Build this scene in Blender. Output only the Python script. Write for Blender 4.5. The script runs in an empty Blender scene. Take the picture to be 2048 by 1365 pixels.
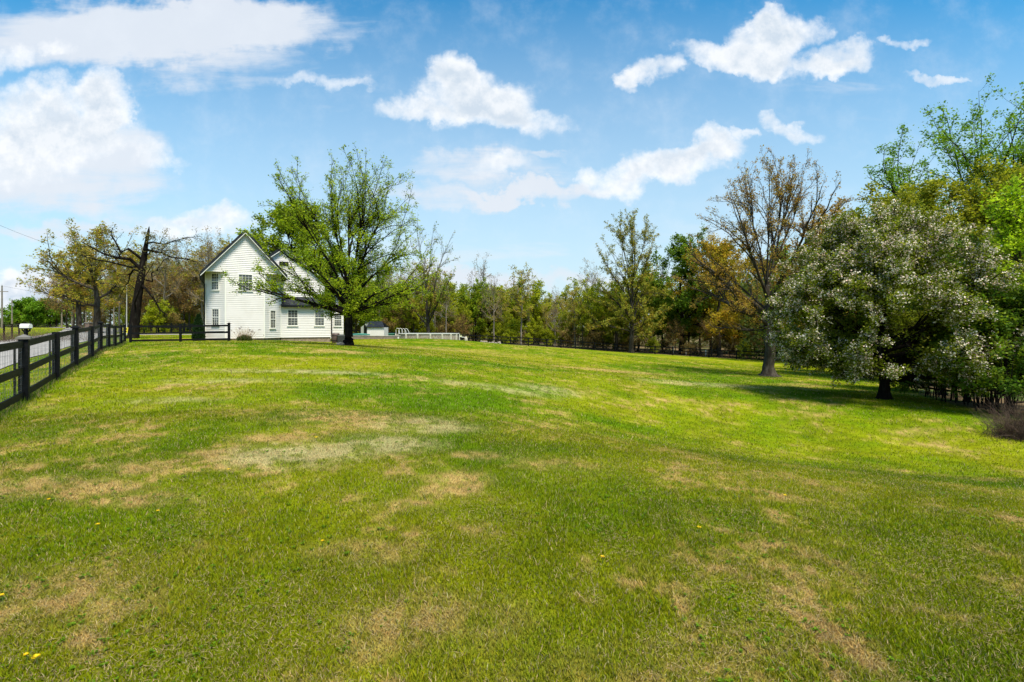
import bpy, math, random
import numpy as np

# ------------------------------------------------------------------ camera, sky, sun, exposure
F = 1024.0; EYE = 1.7; HZ = 650.0          # focal length in photo pixels, eye height, horizon row
sc = bpy.context.scene
COL = sc.collection
cam = bpy.data.cameras.new('camera'); camo = bpy.data.objects.new('camera', cam); COL.objects.link(camo)
cam.sensor_width = 36; cam.lens = 18; cam.clip_start = 0.05; cam.clip_end = 3000
cam.shift_y = -(HZ - 682.5) / 2048 * -1
camo.location = (0, 0, EYE); camo.rotation_euler = (math.radians(90), 0, 0)
sc.camera = camo
cam.shift_y = -(682.5 - HZ) / 2048
sc.view_settings.view_transform = 'Standard'; sc.view_settings.look = 'None'
sc.view_settings.gamma = 1; sc.view_settings.use_curve_mapping = False
sc.view_settings.exposure = 1.5
SUN_EL, SUN_AZ = 62, 150                   # azimuth clockwise from +Y: behind the camera, to its right
sun = bpy.data.lights.new('sun', 'SUN'); suno = bpy.data.objects.new('sun', sun); COL.objects.link(suno)
sun.energy = 2.85; sun.angle = math.radians(18.0); sun.color = (1.0, 0.91, 0.73)
_a = math.radians(SUN_AZ); _e = math.radians(SUN_EL)
import mathutils
_d = mathutils.Vector((math.sin(_a) * math.cos(_e), math.cos(_a) * math.cos(_e), math.sin(_e)))
suno.rotation_euler = _d.to_track_quat('Z', 'Y').to_euler(); suno.location = (-20, -20, 40)
sc.cycles.max_bounces = 8; sc.cycles.transparent_max_bounces = 8

world = bpy.data.worlds.new('World'); sc.world = world; world.use_nodes = True
NT = world.node_tree; NT.nodes.clear()
def wn(t): return NT.nodes.new(t)
def lk(a, b): NT.links.new(a, b)
def wmath(op, a, b=None, c=None, clamp=False):
    n = wn('ShaderNodeMath'); n.operation = op; n.use_clamp = clamp
    for i, v in enumerate((a, b, c)):
        if v is None: continue
        if isinstance(v, (int, float)): n.inputs[i].default_value = v
        else: lk(v, n.inputs[i])
    return n.outputs[0]
def wcomb(x, y, z=0.0):
    n = wn('ShaderNodeCombineXYZ')
    for i, v in enumerate((x, y, z)):
        if isinstance(v, (int, float)): n.inputs[i].default_value = v
        else: lk(v, n.inputs[i])
    return n.outputs[0]
def wnoise(vec, scale, detail=6, rough=0.55, col=False, dist=0.0):
    n = wn('ShaderNodeTexNoise'); n.noise_dimensions = '3D'
    n.inputs['Scale'].default_value = scale; n.inputs['Detail'].default_value = detail
    n.inputs['Roughness'].default_value = rough; n.inputs['Distortion'].default_value = dist
    lk(vec, n.inputs['Vector']); return n.outputs['Color' if col else 'Fac']
def wmap(v, a, b, c=0.0, d=1.0, kind='SMOOTHSTEP'):
    n = wn('ShaderNodeMapRange'); n.interpolation_type = kind; lk(v, n.inputs[0])
    for i, q in enumerate((a, b, c, d)): n.inputs[i + 1].default_value = q
    return n.outputs[0]
def wmix(f, a, b):
    n = wn('ShaderNodeMix'); n.data_type = 'RGBA'
    if isinstance(f, (int, float)): n.inputs[0].default_value = f
    else: lk(f, n.inputs[0])
    for i, v in ((6, a), (7, b)):
        if isinstance(v, tuple): n.inputs[i].default_value = (*v, 1)
        else: lk(v, n.inputs[i])
    return n.outputs[2]
sky = wn('ShaderNodeTexSky'); sky.sky_type = 'NISHITA'; sky.sun_disc = False
sky.sun_elevation = _e; sky.sun_rotation = _a; sky.air_density = 1.0; sky.dust_density = 0.6; sky.ozone_density = 2.2
tc = wn('ShaderNodeTexCoord'); sep = wn('ShaderNodeSeparateXYZ'); lk(tc.outputs['Generated'], sep.inputs[0])
dx, dy, dz = sep.outputs
yy = wmath('MAXIMUM', wmath('ABSOLUTE', dy), 0.08)  # mirrors the clouds behind the camera, unseen, to keep their light neutral
U = wmath('DIVIDE', dx, yy); V = wmath('DIVIDE', dz, yy)      # tangents of bearing and elevation
P = wcomb(U, V, 0.0)
w1 = wnoise(P, 3.2, 3, 0.5, col=True); w2 = wnoise(P, 13.0, 5, 0.6, col=True)
def vm(op, a, b=None, s=None):
    n = wn('ShaderNodeVectorMath'); n.operation = op
    for i, v in enumerate((a, b)):
        if v is None: continue
        if isinstance(v, tuple): n.inputs[i].default_value = v
        else: lk(v, n.inputs[i])
    if s is not None: n.inputs['Scale'].default_value = s
    return n.outputs['Value' if op in ('LENGTH', 'DOT_PRODUCT') else 'Vector']
warp = vm('ADD', vm('SCALE', vm('SUBTRACT', w1, (.5, .5, .5)), s=0.11), vm('SCALE', vm('SUBTRACT', w2, (.5, .5, .5)), s=0.10))
PW = vm('ADD', P, warp)
def cloud_field(blobs):
    tot = None
    for (px, py, rx, ry, amp) in blobs:
        c = ((px - 1024) / F, (HZ - py) / F, 0.0)
        q = vm('MULTIPLY', vm('SUBTRACT', PW, c), (F / rx, F / ry, 0.0))
        l2 = vm('DOT_PRODUCT', q, q)
        v = wmath('MULTIPLY', wmath('SUBTRACT', 1.0, l2, clamp=True), amp)
        tot = v if tot is None else wmath('ADD', tot, v)
    return tot
CUM = [(90, 225, 150, 80, 1.1), (215, 205, 60, 62, 1.0), (50, 310, 150, 60, .8), (310, 320, 80, 36, .8), (150, 275, 150, 50, .7),
       (930, 185, 120, 66, 1.1), (905, 140, 62, 38, .9), (1010, 205, 100, 50, .9), (810, 225, 90, 34, .8), (1050, 250, 110, 26, .6), (960, 235, 150, 32, .6),
       (1530, 90, 100, 70, 1.1), (1575, 45, 90, 46, 1.0), (1420, 112, 100, 36, .9), (1290, 140, 62, 30, .9), (1690, 110, 80, 50, 1.0), (1600, 130, 150, 34, .6), (1255, 155, 26, 26, .6),
       (1340, 335, 120, 42, 1.2), (1430, 300, 72, 40, 1.1), (1240, 365, 86, 42, 1.1), (1000, 340, 70, 26, .7), (1590, 258, 66, 20, .7), (1540, 240, 36, 18, .6), (1490, 268, 30, 14, .7), (1815, 98, 44, 14, .6), (1880, 165, 70, 14, .6),
       (95, 560, 115, 44, 1.2), (30, 590, 90, 50, 1.0), (440, 435, 110, 36, .9), (350, 460, 90, 30, .7), (20, 110, 60, 40, .7), (125, 100, 50, 24, .7), (640, 175, 130, 18, .5)]
THIN = [(170, 60, 340, 110, 1.3), (400, 90, 320, 120, 1.2), (120, 300, 290, 140, .75), (560, 40, 260, 70, .8), (980, 345, 220, 50, 1.15), (900, 400, 190, 30, 1.0), (1090, 390, 180, 22, 1.3),
        (700, 190, 260, 60, .5), (100, 350, 330, 110, .8), (120, 445, 260, 22, .9), (1000, 562, 380, 36, 1.4), (500, 560, 400, 60, .7), (1120, 312, 70, 14, .7), (1700, 200, 200, 60, .5)]
fb = wnoise(P, 11.0, 9, 0.62)
fbs = wnoise(wcomb(wmath('MULTIPLY', U, 1.0), wmath('MULTIPLY', V, 5.0), 3.3), 3.6, 8, 0.6, dist=0.3)
cf = cloud_field(CUM)
cum = wmath('ADD', cf, wmath('MULTIPLY', wmath('SUBTRACT', fb, 0.5), 1.9))
ca = wmath('MULTIPLY', wmap(cum, 0.0, 1.2), wmap(cf, 0.0, 0.22))
thin = wmath('ADD', wmath('MULTIPLY', cloud_field(THIN), 0.75), wmath('MULTIPLY', wmath('SUBTRACT', fbs, 0.5), 1.7))
ta = wmath('MULTIPLY', wmap(thin, 0.28, 1.05), 0.92)
band = wmath('MULTIPLY', wmap(fbs, 0.50, 0.70), wmap(V, 0.02, 0.30, 0.60, 0.0))     # low streaks towards the horizon
# cloud light: thick white bodies, greyer undersides
up = wnoise(wcomb(U, wmath('ADD', V, 0.022), 0.0), 11.0, 9, 0.62)
rel = wmap(wmath('SUBTRACT', fb, up), -0.10, 0.10, 0.0, 1.0, 'LINEAR')
body = wmap(cum, 0.45, 1.5, 1.0, 0.0)
lum = wmath('ADD', wmath('MULTIPLY', rel, 0.55), wmath('MULTIPLY', body, 0.45))
ccol = wmix(lum, (2.5, 2.9, 3.35), (4.25, 4.25, 4.25))
# horizon haze painted over the Nishita sky by elevation; a tint deepens its blue
hs = wn('ShaderNodeHueSaturation'); hs.inputs['Saturation'].default_value = 1.12; hs.inputs['Value'].default_value = 1.0
lk(sky.outputs[0], hs.inputs['Color'])
tint = vm('MULTIPLY', hs.outputs[0], (.27, .76, .80))
skyc = wmix(wmap(V, 0.0, 0.64, 1.0, 0.0, 'LINEAR'), tint, (2.75, 3.25, 3.6))
c1 = wmix(band, skyc, (3.2, 3.45, 3.7)); c2 = wmix(ta, c1, (3.1, 3.3, 3.6)); c3 = wmix(ca, wmix(wmath('MULTIPLY', wmap(cum, -0.15, 0.7), 0.25), c2, (3.6, 3.8, 4.05)), ccol)
bg = wn('ShaderNodeBackground'); bg.inputs['Strength'].default_value = 0.092; lk(c3, bg.inputs['Color'])
wo = wn('ShaderNodeOutputWorld'); lk(bg.outputs[0], wo.inputs[0])
try: world.cycles.sampling_method = 'MANUAL'; world.cycles.sample_map_resolution = 512
except Exception: pass

# ------------------------------------------------------------------ helpers
def tag(o, label=None, cat=None, group=None, kind=None):
    if label: o['label'] = label
    if cat: o['category'] = cat
    if group: o['group'] = group
    if kind: o['kind'] = kind
    return o
def empty(name, loc, rz=0.0):
    o = bpy.data.objects.new(name, None); COL.objects.link(o); o.location = loc; o.rotation_euler = (0, 0, rz)
    o.empty_display_size = 0.2; return o
def copy_tree(o, parent=None):
    c = o.copy(); COL.objects.link(c)
    if parent: c.parent = parent
    for ch in list(o.children): copy_tree(ch, c)
    return c
def np_mesh(name, verts, faces, tint=None, smooth=False, domain='FACE'):
    """faces: (n,k) int array or list of such"""
    if not isinstance(faces, list): faces = [faces]
    me = bpy.data.meshes.new(name)
    verts = np.asarray(verts, np.float32); me.vertices.add(len(verts)); me.vertices.foreach_set('co', verts.ravel())
    tl = sum(f.size for f in faces); tp = sum(len(f) for f in faces)
    me.loops.add(tl); me.polygons.add(tp)
    me.loops.foreach_set('vertex_index', np.concatenate([f.ravel() for f in faces]).astype(np.int32))
    tot = np.concatenate([np.full(len(f), f.shape[1], np.int32) for f in faces])
    st = np.concatenate([[0], np.cumsum(tot)[:-1]]).astype(np.int32)
    me.polygons.foreach_set('loop_start', st)
    try: me.polygons.foreach_set('loop_total', tot)
    except Exception: pass
    if smooth: me.polygons.foreach_set('use_smooth', np.ones(tp, bool))
    if tint is not None:
        at = me.attributes.new('tint', 'FLOAT_COLOR', domain)
        t = np.ones((len(tint), 4), np.float32); t[:, :3] = tint
        at.data.foreach_set('color', t.ravel())
    me.update(calc_edges=True); return me
def link(name, me, mat, parent=None, loc=None):
    o = bpy.data.objects.new(name, me); me.name = name
    if mat and not me.materials: me.materials.append(mat)
    COL.objects.link(o)
    if parent: o.parent = parent
    if loc is not None: o.location = loc
    return o
class MB:
    def __init__(s): s.v = []; s.f = []
    def quad(s, *p):
        b = len(s.v); s.v += [tuple(q) for q in p]; s.f.append(tuple(range(b, b + len(p))))
    def prism(s, bottom, top):
        """two rings of equal length"""
        n = len(bottom); b = len(s.v); s.v += [tuple(q) for q in bottom] + [tuple(q) for q in top]
        s.f.append(tuple(b + i for i in reversed(range(n)))); s.f.append(tuple(b + n + i for i in range(n)))
        for i in range(n):
            j = (i + 1) % n; s.f.append((b + i, b + j, b + n + j, b + n + i))
    def box(s, c, d, rz=0.0, tilt=0.0):
        x, y, z = d[0] / 2, d[1] / 2, d[2] / 2; cs, sn = math.cos(rz), math.sin(rz)
        def t(a, b_, e): 
            e2 = e + a * math.tan(tilt); return (c[0] + a * cs - b_ * sn, c[1] + a * sn + b_ * cs, c[2] + e2)
        s.prism([t(-x, -y, -z), t(x, -y, -z), t(x, y, -z), t(-x, y, -z)], [t(-x, -y, z), t(x, -y, z), t(x, y, z), t(-x, y, z)])
    def bar(s, a, b, w, h):
        """board from a to b; h = height in z, w = thickness sideways"""
        a = np.array(a, float); b = np.array(b, float); d = b - a; n = np.array([-d[1], d[0], 0.0]); n /= max(np.linalg.norm(n), 1e-6)
        n *= w / 2; u = np.array([0, 0, h / 2])
        s.prism([a - n - u, b - n - u, b + n - u, a + n - u], [a - n + u, b - n + u, b + n + u, a + n + u])
    def tube(s, pts, r, sides=6, caps=True):
        pts = [np.array(p, float) for p in pts]; rs = r if isinstance(r, (list, tuple)) else [r] * len(pts)
        b0 = len(s.v)
        for i, p in enumerate(pts):
            d = pts[min(i + 1, len(pts) - 1)] - pts[max(i - 1, 0)]; d /= max(np.linalg.norm(d), 1e-9)
            a = np.cross(d, [0, 0, 1.0] if abs(d[2]) < .9 else [1.0, 0, 0]); a /= np.linalg.norm(a); c = np.cross(d, a)
            for k in range(sides):
                t = 2 * math.pi * k / sides; s.v.append(tuple(p + rs[i] * (math.cos(t) * a + math.sin(t) * c)))
        for i in range(len(pts) - 1):
            for k in range(sides):
                k2 = (k + 1) % sides; s.f.append((b0 + i * sides + k, b0 + i * sides + k2, b0 + (i + 1) * sides + k2, b0 + (i + 1) * sides + k))
        if caps:
            s.f.append(tuple(b0 + k for k in reversed(range(sides)))); s.f.append(tuple(b0 + (len(pts) - 1) * sides + k for k in range(sides)))
    def lathe(s, c, prof, sides=16):
        b0 = len(s.v)
        for r, z in prof:
            for k in range(sides):
                t = 2 * math.pi * k / sides; s.v.append((c[0] + r * math.cos(t), c[1] + r * math.sin(t), c[2] + z))
        for i in range(len(prof) - 1):
            for k in range(sides):
                k2 = (k + 1) % sides; s.f.append((b0 + i * sides + k, b0 + i * sides + k2, b0 + (i + 1) * sides + k2, b0 + (i + 1) * sides + k))
    def build(s, name, mat, parent=None, bevel=0.0, smooth=False):
        me = bpy.data.meshes.new(name); me.from_pydata(s.v, [], s.f); me.update()
        if smooth: me.polygons.foreach_set('use_smooth', np.ones(len(me.polygons), bool))
        o = link(name, me, mat, parent)
        if bevel:
            m = o.modifiers.new('bevel', 'BEVEL'); m.width = bevel; m.segments = 2
        return o

def mat(name, base, rough=0.6, noise=None, bump=0.0, bscale=20.0, metal=0.0, spec=None, coords='Object', stretch=(1, 1, 1), extra=None):
    m = bpy.data.materials.new(name); m.use_nodes = True; nt = m.node_tree; b = nt.nodes['Principled BSDF']
    b.inputs['Base Color'].default_value = (*base, 1); b.inputs['Roughness'].default_value = rough; b.inputs['Metallic'].default_value = metal
    b.inputs['Specular IOR Level'].default_value = .5 if spec is None else spec
    tcn = nt.nodes.new('ShaderNodeTexCoord'); mp = nt.nodes.new('ShaderNodeMapping'); mp.inputs['Scale'].default_value = stretch
    nt.links.new(tcn.outputs[coords], mp.inputs[0])
    if noise:
        col2, scale, lo, hi = noise
        n = nt.nodes.new('ShaderNodeTexNoise'); n.inputs['Scale'].default_value = scale; n.inputs['Detail'].default_value = 8; n.inputs['Roughness'].default_value = .65
        nt.links.new(mp.outputs[0], n.inputs['Vector'])
        r = nt.nodes.new('ShaderNodeMapRange'); r.inputs[1].default_value = lo; r.inputs[2].default_value = hi; nt.links.new(n.outputs['Fac'], r.inputs[0])
        mx = nt.nodes.new('ShaderNodeMix'); mx.data_type = 'RGBA'; mx.inputs[6].default_value = (*base, 1); mx.inputs[7].default_value = (*col2, 1)
        nt.links.new(r.outputs[0], mx.inputs[0]); nt.links.new(mx.outputs[2], b.inputs['Base Color'])
    if bump:
        n = nt.nodes.new('ShaderNodeTexNoise'); n.inputs['Scale'].default_value = bscale; n.inputs['Detail'].default_value = 8
        nt.links.new(mp.outputs[0], n.inputs['Vector'])
        bp = nt.nodes.new('ShaderNodeBump'); bp.inputs['Strength'].default_value = bump; bp.inputs['Distance'].default_value = .03
        nt.links.new(n.outputs['Fac'], bp.inputs['Height']); nt.links.new(bp.outputs[0], b.inputs['Normal'])
    return m
def leaf_mat(name, trans=0.4, rough=0.55):
    m = bpy.data.materials.new(name); m.use_nodes = True; nt = m.node_tree; b = nt.nodes['Principled BSDF']
    a = nt.nodes.new('ShaderNodeAttribute'); a.attribute_name = 'tint'
    nt.links.new(a.outputs['Color'], b.inputs['Base Color']); b.inputs['Roughness'].default_value = rough; b.inputs['Specular IOR Level'].default_value = .08 if rough > .7 else .2
    t = nt.nodes.new('ShaderNodeBsdfTranslucent'); nt.links.new(a.outputs['Color'], t.inputs['Color'])
    mx = nt.nodes.new('ShaderNodeMixShader'); mx.inputs[0].default_value = trans
    nt.links.new(b.outputs[0], mx.inputs[1]); nt.links.new(t.outputs[0], mx.inputs[2])
    nt.links.new(mx.outputs[0], nt.nodes['Material Output'].inputs['Surface']); return m
M = {}
M['leaf'] = leaf_mat('leaf', .5); M['blade'] = leaf_mat('grass_blade', .35, .8); M['petal'] = leaf_mat('petal', .3, .6)
M['bark'] = mat('bark', (.036, .029, .022), .9, spec=.05, noise= ((.10, .088, .072), 6, .45, .7), bump=.8, bscale=9, stretch=(1, 1, .25))
M['bark_dark'] = mat('bark_dark', (.010, .008, .007), .92, ((.045, .040, .033), 7, .52, .78), bump=.9, bscale=9, spec=.03, stretch=(1, 1, .25))
M['bark_pale'] = mat('bark_pale', (.12, .10, .08), .9, ((.24, .215, .18), 5, .4, .7), .6, 9, stretch=(1, 1, .25))
M['fence'] = mat('black_paint', (.0035, .004, .005), .6, ((.010, .011, .013), 5, .5, .75), bump=.25, bscale=30, spec=.12, stretch=(1, 1, 4))
M['white'] = mat('white_siding', (.62, .595, .60), .55, ((.55, .525, .51), 1.1, .45, .75), spec=.2)
M['trim'] = mat('white_trim', (.66, .65, .62), .45)
M['roof'] = mat('dark_metal_roof', (.010, .012, .016), .55, ((.022, .026, .033), 3, .4, .7), spec=.15)
M['dark'] = mat('black_metal', (.006, .007, .009), .5, spec=.15)
M['glass'] = mat('window_glass', (.055, .06, .06), .06, ((.30, .29, .27), 1.1, .52, .72), spec=.8)
M['steel'] = mat('galvanised_steel', (.42, .43, .44), .4, metal=.7)
M['cap'] = mat('dull_cap', (.13, .12, .11), .5)
M['wire'] = mat('fence_wire', (.16, .16, .165), .5, metal=.5)
M['found'] = mat('foundation', (.26, .20, .15), .9, ((.16, .12, .09), 6, .4, .6), .5, 30)
M['asphalt'] = mat('asphalt', (.21, .195, .19), .9, ((.29, .27, .255), .9, .35, .7), .3, 60)
M['gravel'] = mat('gravel', (.36, .33, .30), .95, ((.22, .2, .18), 5, .4, .6), .5, 40)
M['pole'] = mat('weathered_pole', (.20, .175, .15), .9, ((.11, .095, .08), 4, .4, .6), .3, 20)
M['rock'] = mat('pale_rock', (.30, .26, .22), .9, ((.14, .12, .10), 4, .35, .65), .5, 12)
M['pvc'] = mat('white_plastic', (.58, .57, .54), .4)
M['tan'] = mat('tan_panel', (.36, .26, .15), .8, ((.25, .18, .11), 3, .4, .6))
M['green'] = mat('green_plastic', (.02, .12, .07), .4)
M['teal'] = mat('teal_cover', (.05, .20, .17), .5)
M['yellow'] = mat('yellow_paint', (.72, .60, .03), .5)
M['ac'] = mat('grey_metal', (.045, .05, .048), .5)
M['barrel'] = mat('brown_barrel', (.07, .045, .038), .6)
M['twig'] = mat('dry_twig', (.07, .045, .035), .9, ((.16, .12, .09), 3, .45, .7), spec=.05)
M['pad'] = mat('concrete', (.42, .40, .36), .9, ((.3, .28, .25), 5, .4, .6))

# pool wall: dull panels with rusty stain creeping up, a real discolouration of the steel
M['upr'] = mat('pool_upright', (.46, .44, .38), .5, ((.30, .26, .2), 6, .45, .7))
m = M['pool'] = mat('pool_wall', (.30, .27, .23), .5, ((.17, .12, .09), 9, .47, .60), stretch=(1, 1, .35))
# brick / block wall
def brick_mat(name, a, b_, mortar, sx, sy):
    m = bpy.data.materials.new(name); m.use_nodes = True; nt = m.node_tree; b = nt.nodes['Principled BSDF']; b.inputs['Roughness'].default_value = .9
    t = nt.nodes.new('ShaderNodeTexCoord'); s = nt.nodes.new('ShaderNodeSeparateXYZ'); c = nt.nodes.new('ShaderNodeCombineXYZ'); ad = nt.nodes.new('ShaderNodeMath'); ad.operation = 'ADD'
    nt.links.new(t.outputs['Object'], s.inputs[0]); nt.links.new(s.outputs[0], ad.inputs[0]); nt.links.new(s.outputs[1], ad.inputs[1])
    nt.links.new(ad.outputs[0], c.inputs[0]); nt.links.new(s.outputs[2], c.inputs[1])
    k = nt.nodes.new('ShaderNodeTexBrick'); k.inputs['Color1'].default_value = (*a, 1); k.inputs['Color2'].default_value = (*b_, 1); k.inputs['Mortar'].default_value = (*mortar, 1)
    k.inputs['Scale'].default_value = 1; k.inputs['Brick Width'].default_value = sx; k.inputs['Row Height'].default_value = sy; k.inputs['Mortar Size'].default_value = .012
    nt.links.new(c.outputs[0], k.inputs['Vector']); nt.links.new(k.outputs['Color'], b.inputs['Base Color']); return m
M['block'] = brick_mat('block_wall', (.22, .165, .13), (.12, .09, .08), (.3, .27, .24), .4, .18)
M['brick'] = brick_mat('brick_pillar', (.26, .13, .08), (.2, .10, .07), (.3, .26, .22), .22, .07)

# ------------------------------------------------------------------ terrain
def px_z(py, D): return EYE - (py - HZ) / F * D
def px_x(px, D): return (px - 1024) / F * D
CP = [(0, 0, 0), (0, -12, 0), (-15, -12, 0), (15, -12, -.3), (0, 2.4, 0), (-6, 5, .05), (6, 5, -.3), (0, 8, -.08), (0, 15, -.22)]
for px, py, D in [(48, 800, 10.65), (151, 741, 16.75), (199, 713, 22.8), (249.5, 687, 37), (361, 682, 38.3), (458, 682, 38.8),
                  (500, 683, 40.5), (660, 684, 45), (697, 692, 32), (720, 684.5, 66), (850, 685.5, 71), (925, 686.5, 78), (1000, 690, 75), (1100, 695, 83),
                  (1229, 703.5, 86), (1473, 719, 76), (1700, 732, 66), (1900, 745, 60), (1024, 709, 42), (1300, 745, 32), (1535, 753, 34), (1768, 795, 19),
                  (2048, 868, 13), (1850, 830, 16.5), (2048, 1150, 3.5), (1500, 880, 10.5), (850, 700, 38)]:
    CP.append((px_x(px, D), D, px_z(py, D)))
CP += [(-19, 19, .15), (-24, 26, .2), (-36, 38, .35), (-49, 49, .45), (-30, 60, .4), (-40, 80, .5), (-60, 100, .8), (-108, 125, 1.0), (-130, 100, 1.2), (-60, 50, .6),
       (-10, 60, 0), (-12, 100, -1.4), (20, 120, -3.2), (40, 110, -3.8), (60, 90, -4.2), (45, 55, -3.9), (30, 34, -2.4), (24, 14, -1.6), (70, 40, -3), (90, 150, -4),
       (0, 200, -3), (-150, 250, 0), (200, 200, -4), (0, 700, -2), (-500, 500, 2), (500, 500, -2), (-600, 0, 1), (600, 0, -2), (0, -600, 0), (500, -500, 0), (-500, -500, 0), (-30, 0, .1), (-60, 20, .5)]
CP = np.array(CP, float)
def _k(a, b):
    d2 = ((a[:, None, :2] - b[None, :, :2]) ** 2).sum(-1); return -np.sqrt(d2 + 36.0)
_A = np.zeros((len(CP) + 3, len(CP) + 3)); _A[:len(CP), :len(CP)] = _k(CP, CP) + np.eye(len(CP)) * -.4
_A[:len(CP), -3] = 1; _A[:len(CP), -2:] = CP[:, :2]; _A[-3, :len(CP)] = 1; _A[-2:, :len(CP)] = CP[:, :2].T
_W = np.linalg.solve(_A, np.concatenate([CP[:, 2], [0, 0, 0]]))
def gzv(x, y):
    x = np.asarray(x, float); y = np.asarray(y, float); p = np.stack([x.ravel(), y.ravel()], 1); out = np.empty(len(p))
    for i in range(0, len(p), 40000):
        q = p[i:i + 40000]; out[i:i + 40000] = _k(q, CP) @ _W[:len(CP)] + _W[-3] + q @ _W[-2:]
    return np.clip(out.reshape(x.shape), -8, 6)
def gz(x, y): return float(gzv(np.array([x]), np.array([y]))[0])
def spot(px, D, dz=0.0):
    x = px_x(px, D); return (x, D, gz(x, D) + dz)
def vnoise(x, y, s, seed=0):
    r = np.random.RandomState(seed).rand(256, 256); x = x / s + 1000.3; y = y / s + 1000.7
    xi = np.floor(x).astype(int); yi = np.floor(y).astype(int); fx = x - xi; fy = y - yi; fx = fx * fx * (3 - 2 * fx); fy = fy * fy * (3 - 2 * fy)
    g = lambda a, b: r[a % 256, b % 256]
    return (g(xi, yi) * (1 - fx) + g(xi + 1, yi) * fx) * (1 - fy) + (g(xi, yi + 1) * (1 - fx) + g(xi + 1, yi + 1) * fx) * fy
def fbm(x, y, s, seed=0, o=4):
    t = 0; a = .5; n = 0
    for i in range(o): t = t + a * vnoise(x, y, s / 2 ** i, seed + i); n += a; a *= .55
    return t / n
def sstep(a, b, x): t = np.clip((x - a) / (b - a), 0, 1); return t * t * (3 - 2 * t)
# road centre line, drive
ROAD = np.array([(-4, -22), (-9.5, -6), (-13.4, 5), (-20, 15), (-30.2, 30), (-43.5, 50), (-56, 68), (-76, 92), (-110, 125), (-150, 165), (-230, 250)], float)
def resample(pl, n):
    d = np.concatenate([[0], np.cumsum(np.linalg.norm(np.diff(pl, axis=0), axis=1))]); t = np.linspace(0, d[-1], n)
    q = np.stack([np.interp(t, d, pl[:, i]) for i in range(pl.shape[1])], 1)
    for _ in range(6): q[1:-1] = (q[:-2] + 2 * q[1:-1] + q[2:]) / 4
    return q
RL = resample(ROAD, 140)
def road_dist(x, y):
    out = np.full(x.shape, 1e9)
    for p in RL: out = np.minimum(out, (x - p[0]) ** 2 + (y - p[1]) ** 2)
    return np.sqrt(out)
# the lawn's right and far edge (beyond it: leaf litter under the wood)
EDGE = np.array([(700, 84), (925, 81), (1000, 82), (1100, 84), (1229, 86), (1350, 82), (1473, 77), (1600, 70), (1700, 64), (1760, 50), (1800, 32), (1850, 20), (1900, 17), (1960, 15), (2048, 13.2), (2300, 10)], float)
def beyond(x, y):
    """> 0 past the wood's edge, metres of depth"""
    yy = np.maximum(y, .5); px = 1024 + F * x / yy; D = np.interp(px, EDGE[:, 0], EDGE[:, 1]); return y - D
PATCH = [(110, 978, 190, 24, .95, 0), (290, 938, 90, 12, .8, 0), (250, 1000, 140, 16, .7, 0), (430, 910, 70, 11, .8, 0), (560, 877, 100, 9, .9, 0),
         (620, 910, 140, 26, .9, 1), (760, 885, 110, 22, .8, 1), (700, 838, 190, 20, .7, 0), (840, 850, 120, 20, .5, 1), (955, 912, 55, 11, 1, 0), (905, 965, 80, 30, .8, 0), (1080, 925, 120, 18, .5, 0),
         (820, 1010, 60, 15, .6, 0), (1100, 780, 80, 6, .5, 1), (1210, 738, 140, 4, .8, 0), (980, 775, 120, 6, .4, 1), (420, 760, 160, 5, .4, 1), (600, 740, 200, 4, .5, 1), (690, 704, 60, 4, .7, 0), (850, 1230, 200, 60, .45, 0), (150, 1180, 200, 60, .35, 0), (1250, 1330, 400, 60, .25, 0),
         (700, 1100, 120, 30, .35, 0), (1830, 862, 60, 4, .5, 0), (1950, 940, 90, 8, .4, 0), (1600, 770, 60, 5, .6, 0), (1550, 1000, 80, 10, .2, 0), (190, 707, 50, 4, .6, 0), (60, 815, 60, 10, .5, 0), (330, 800, 120, 7, .35, 1), (1420, 770, 160, 5, .45, 1), (900, 700, 160, 3, .4, 0)]
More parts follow.
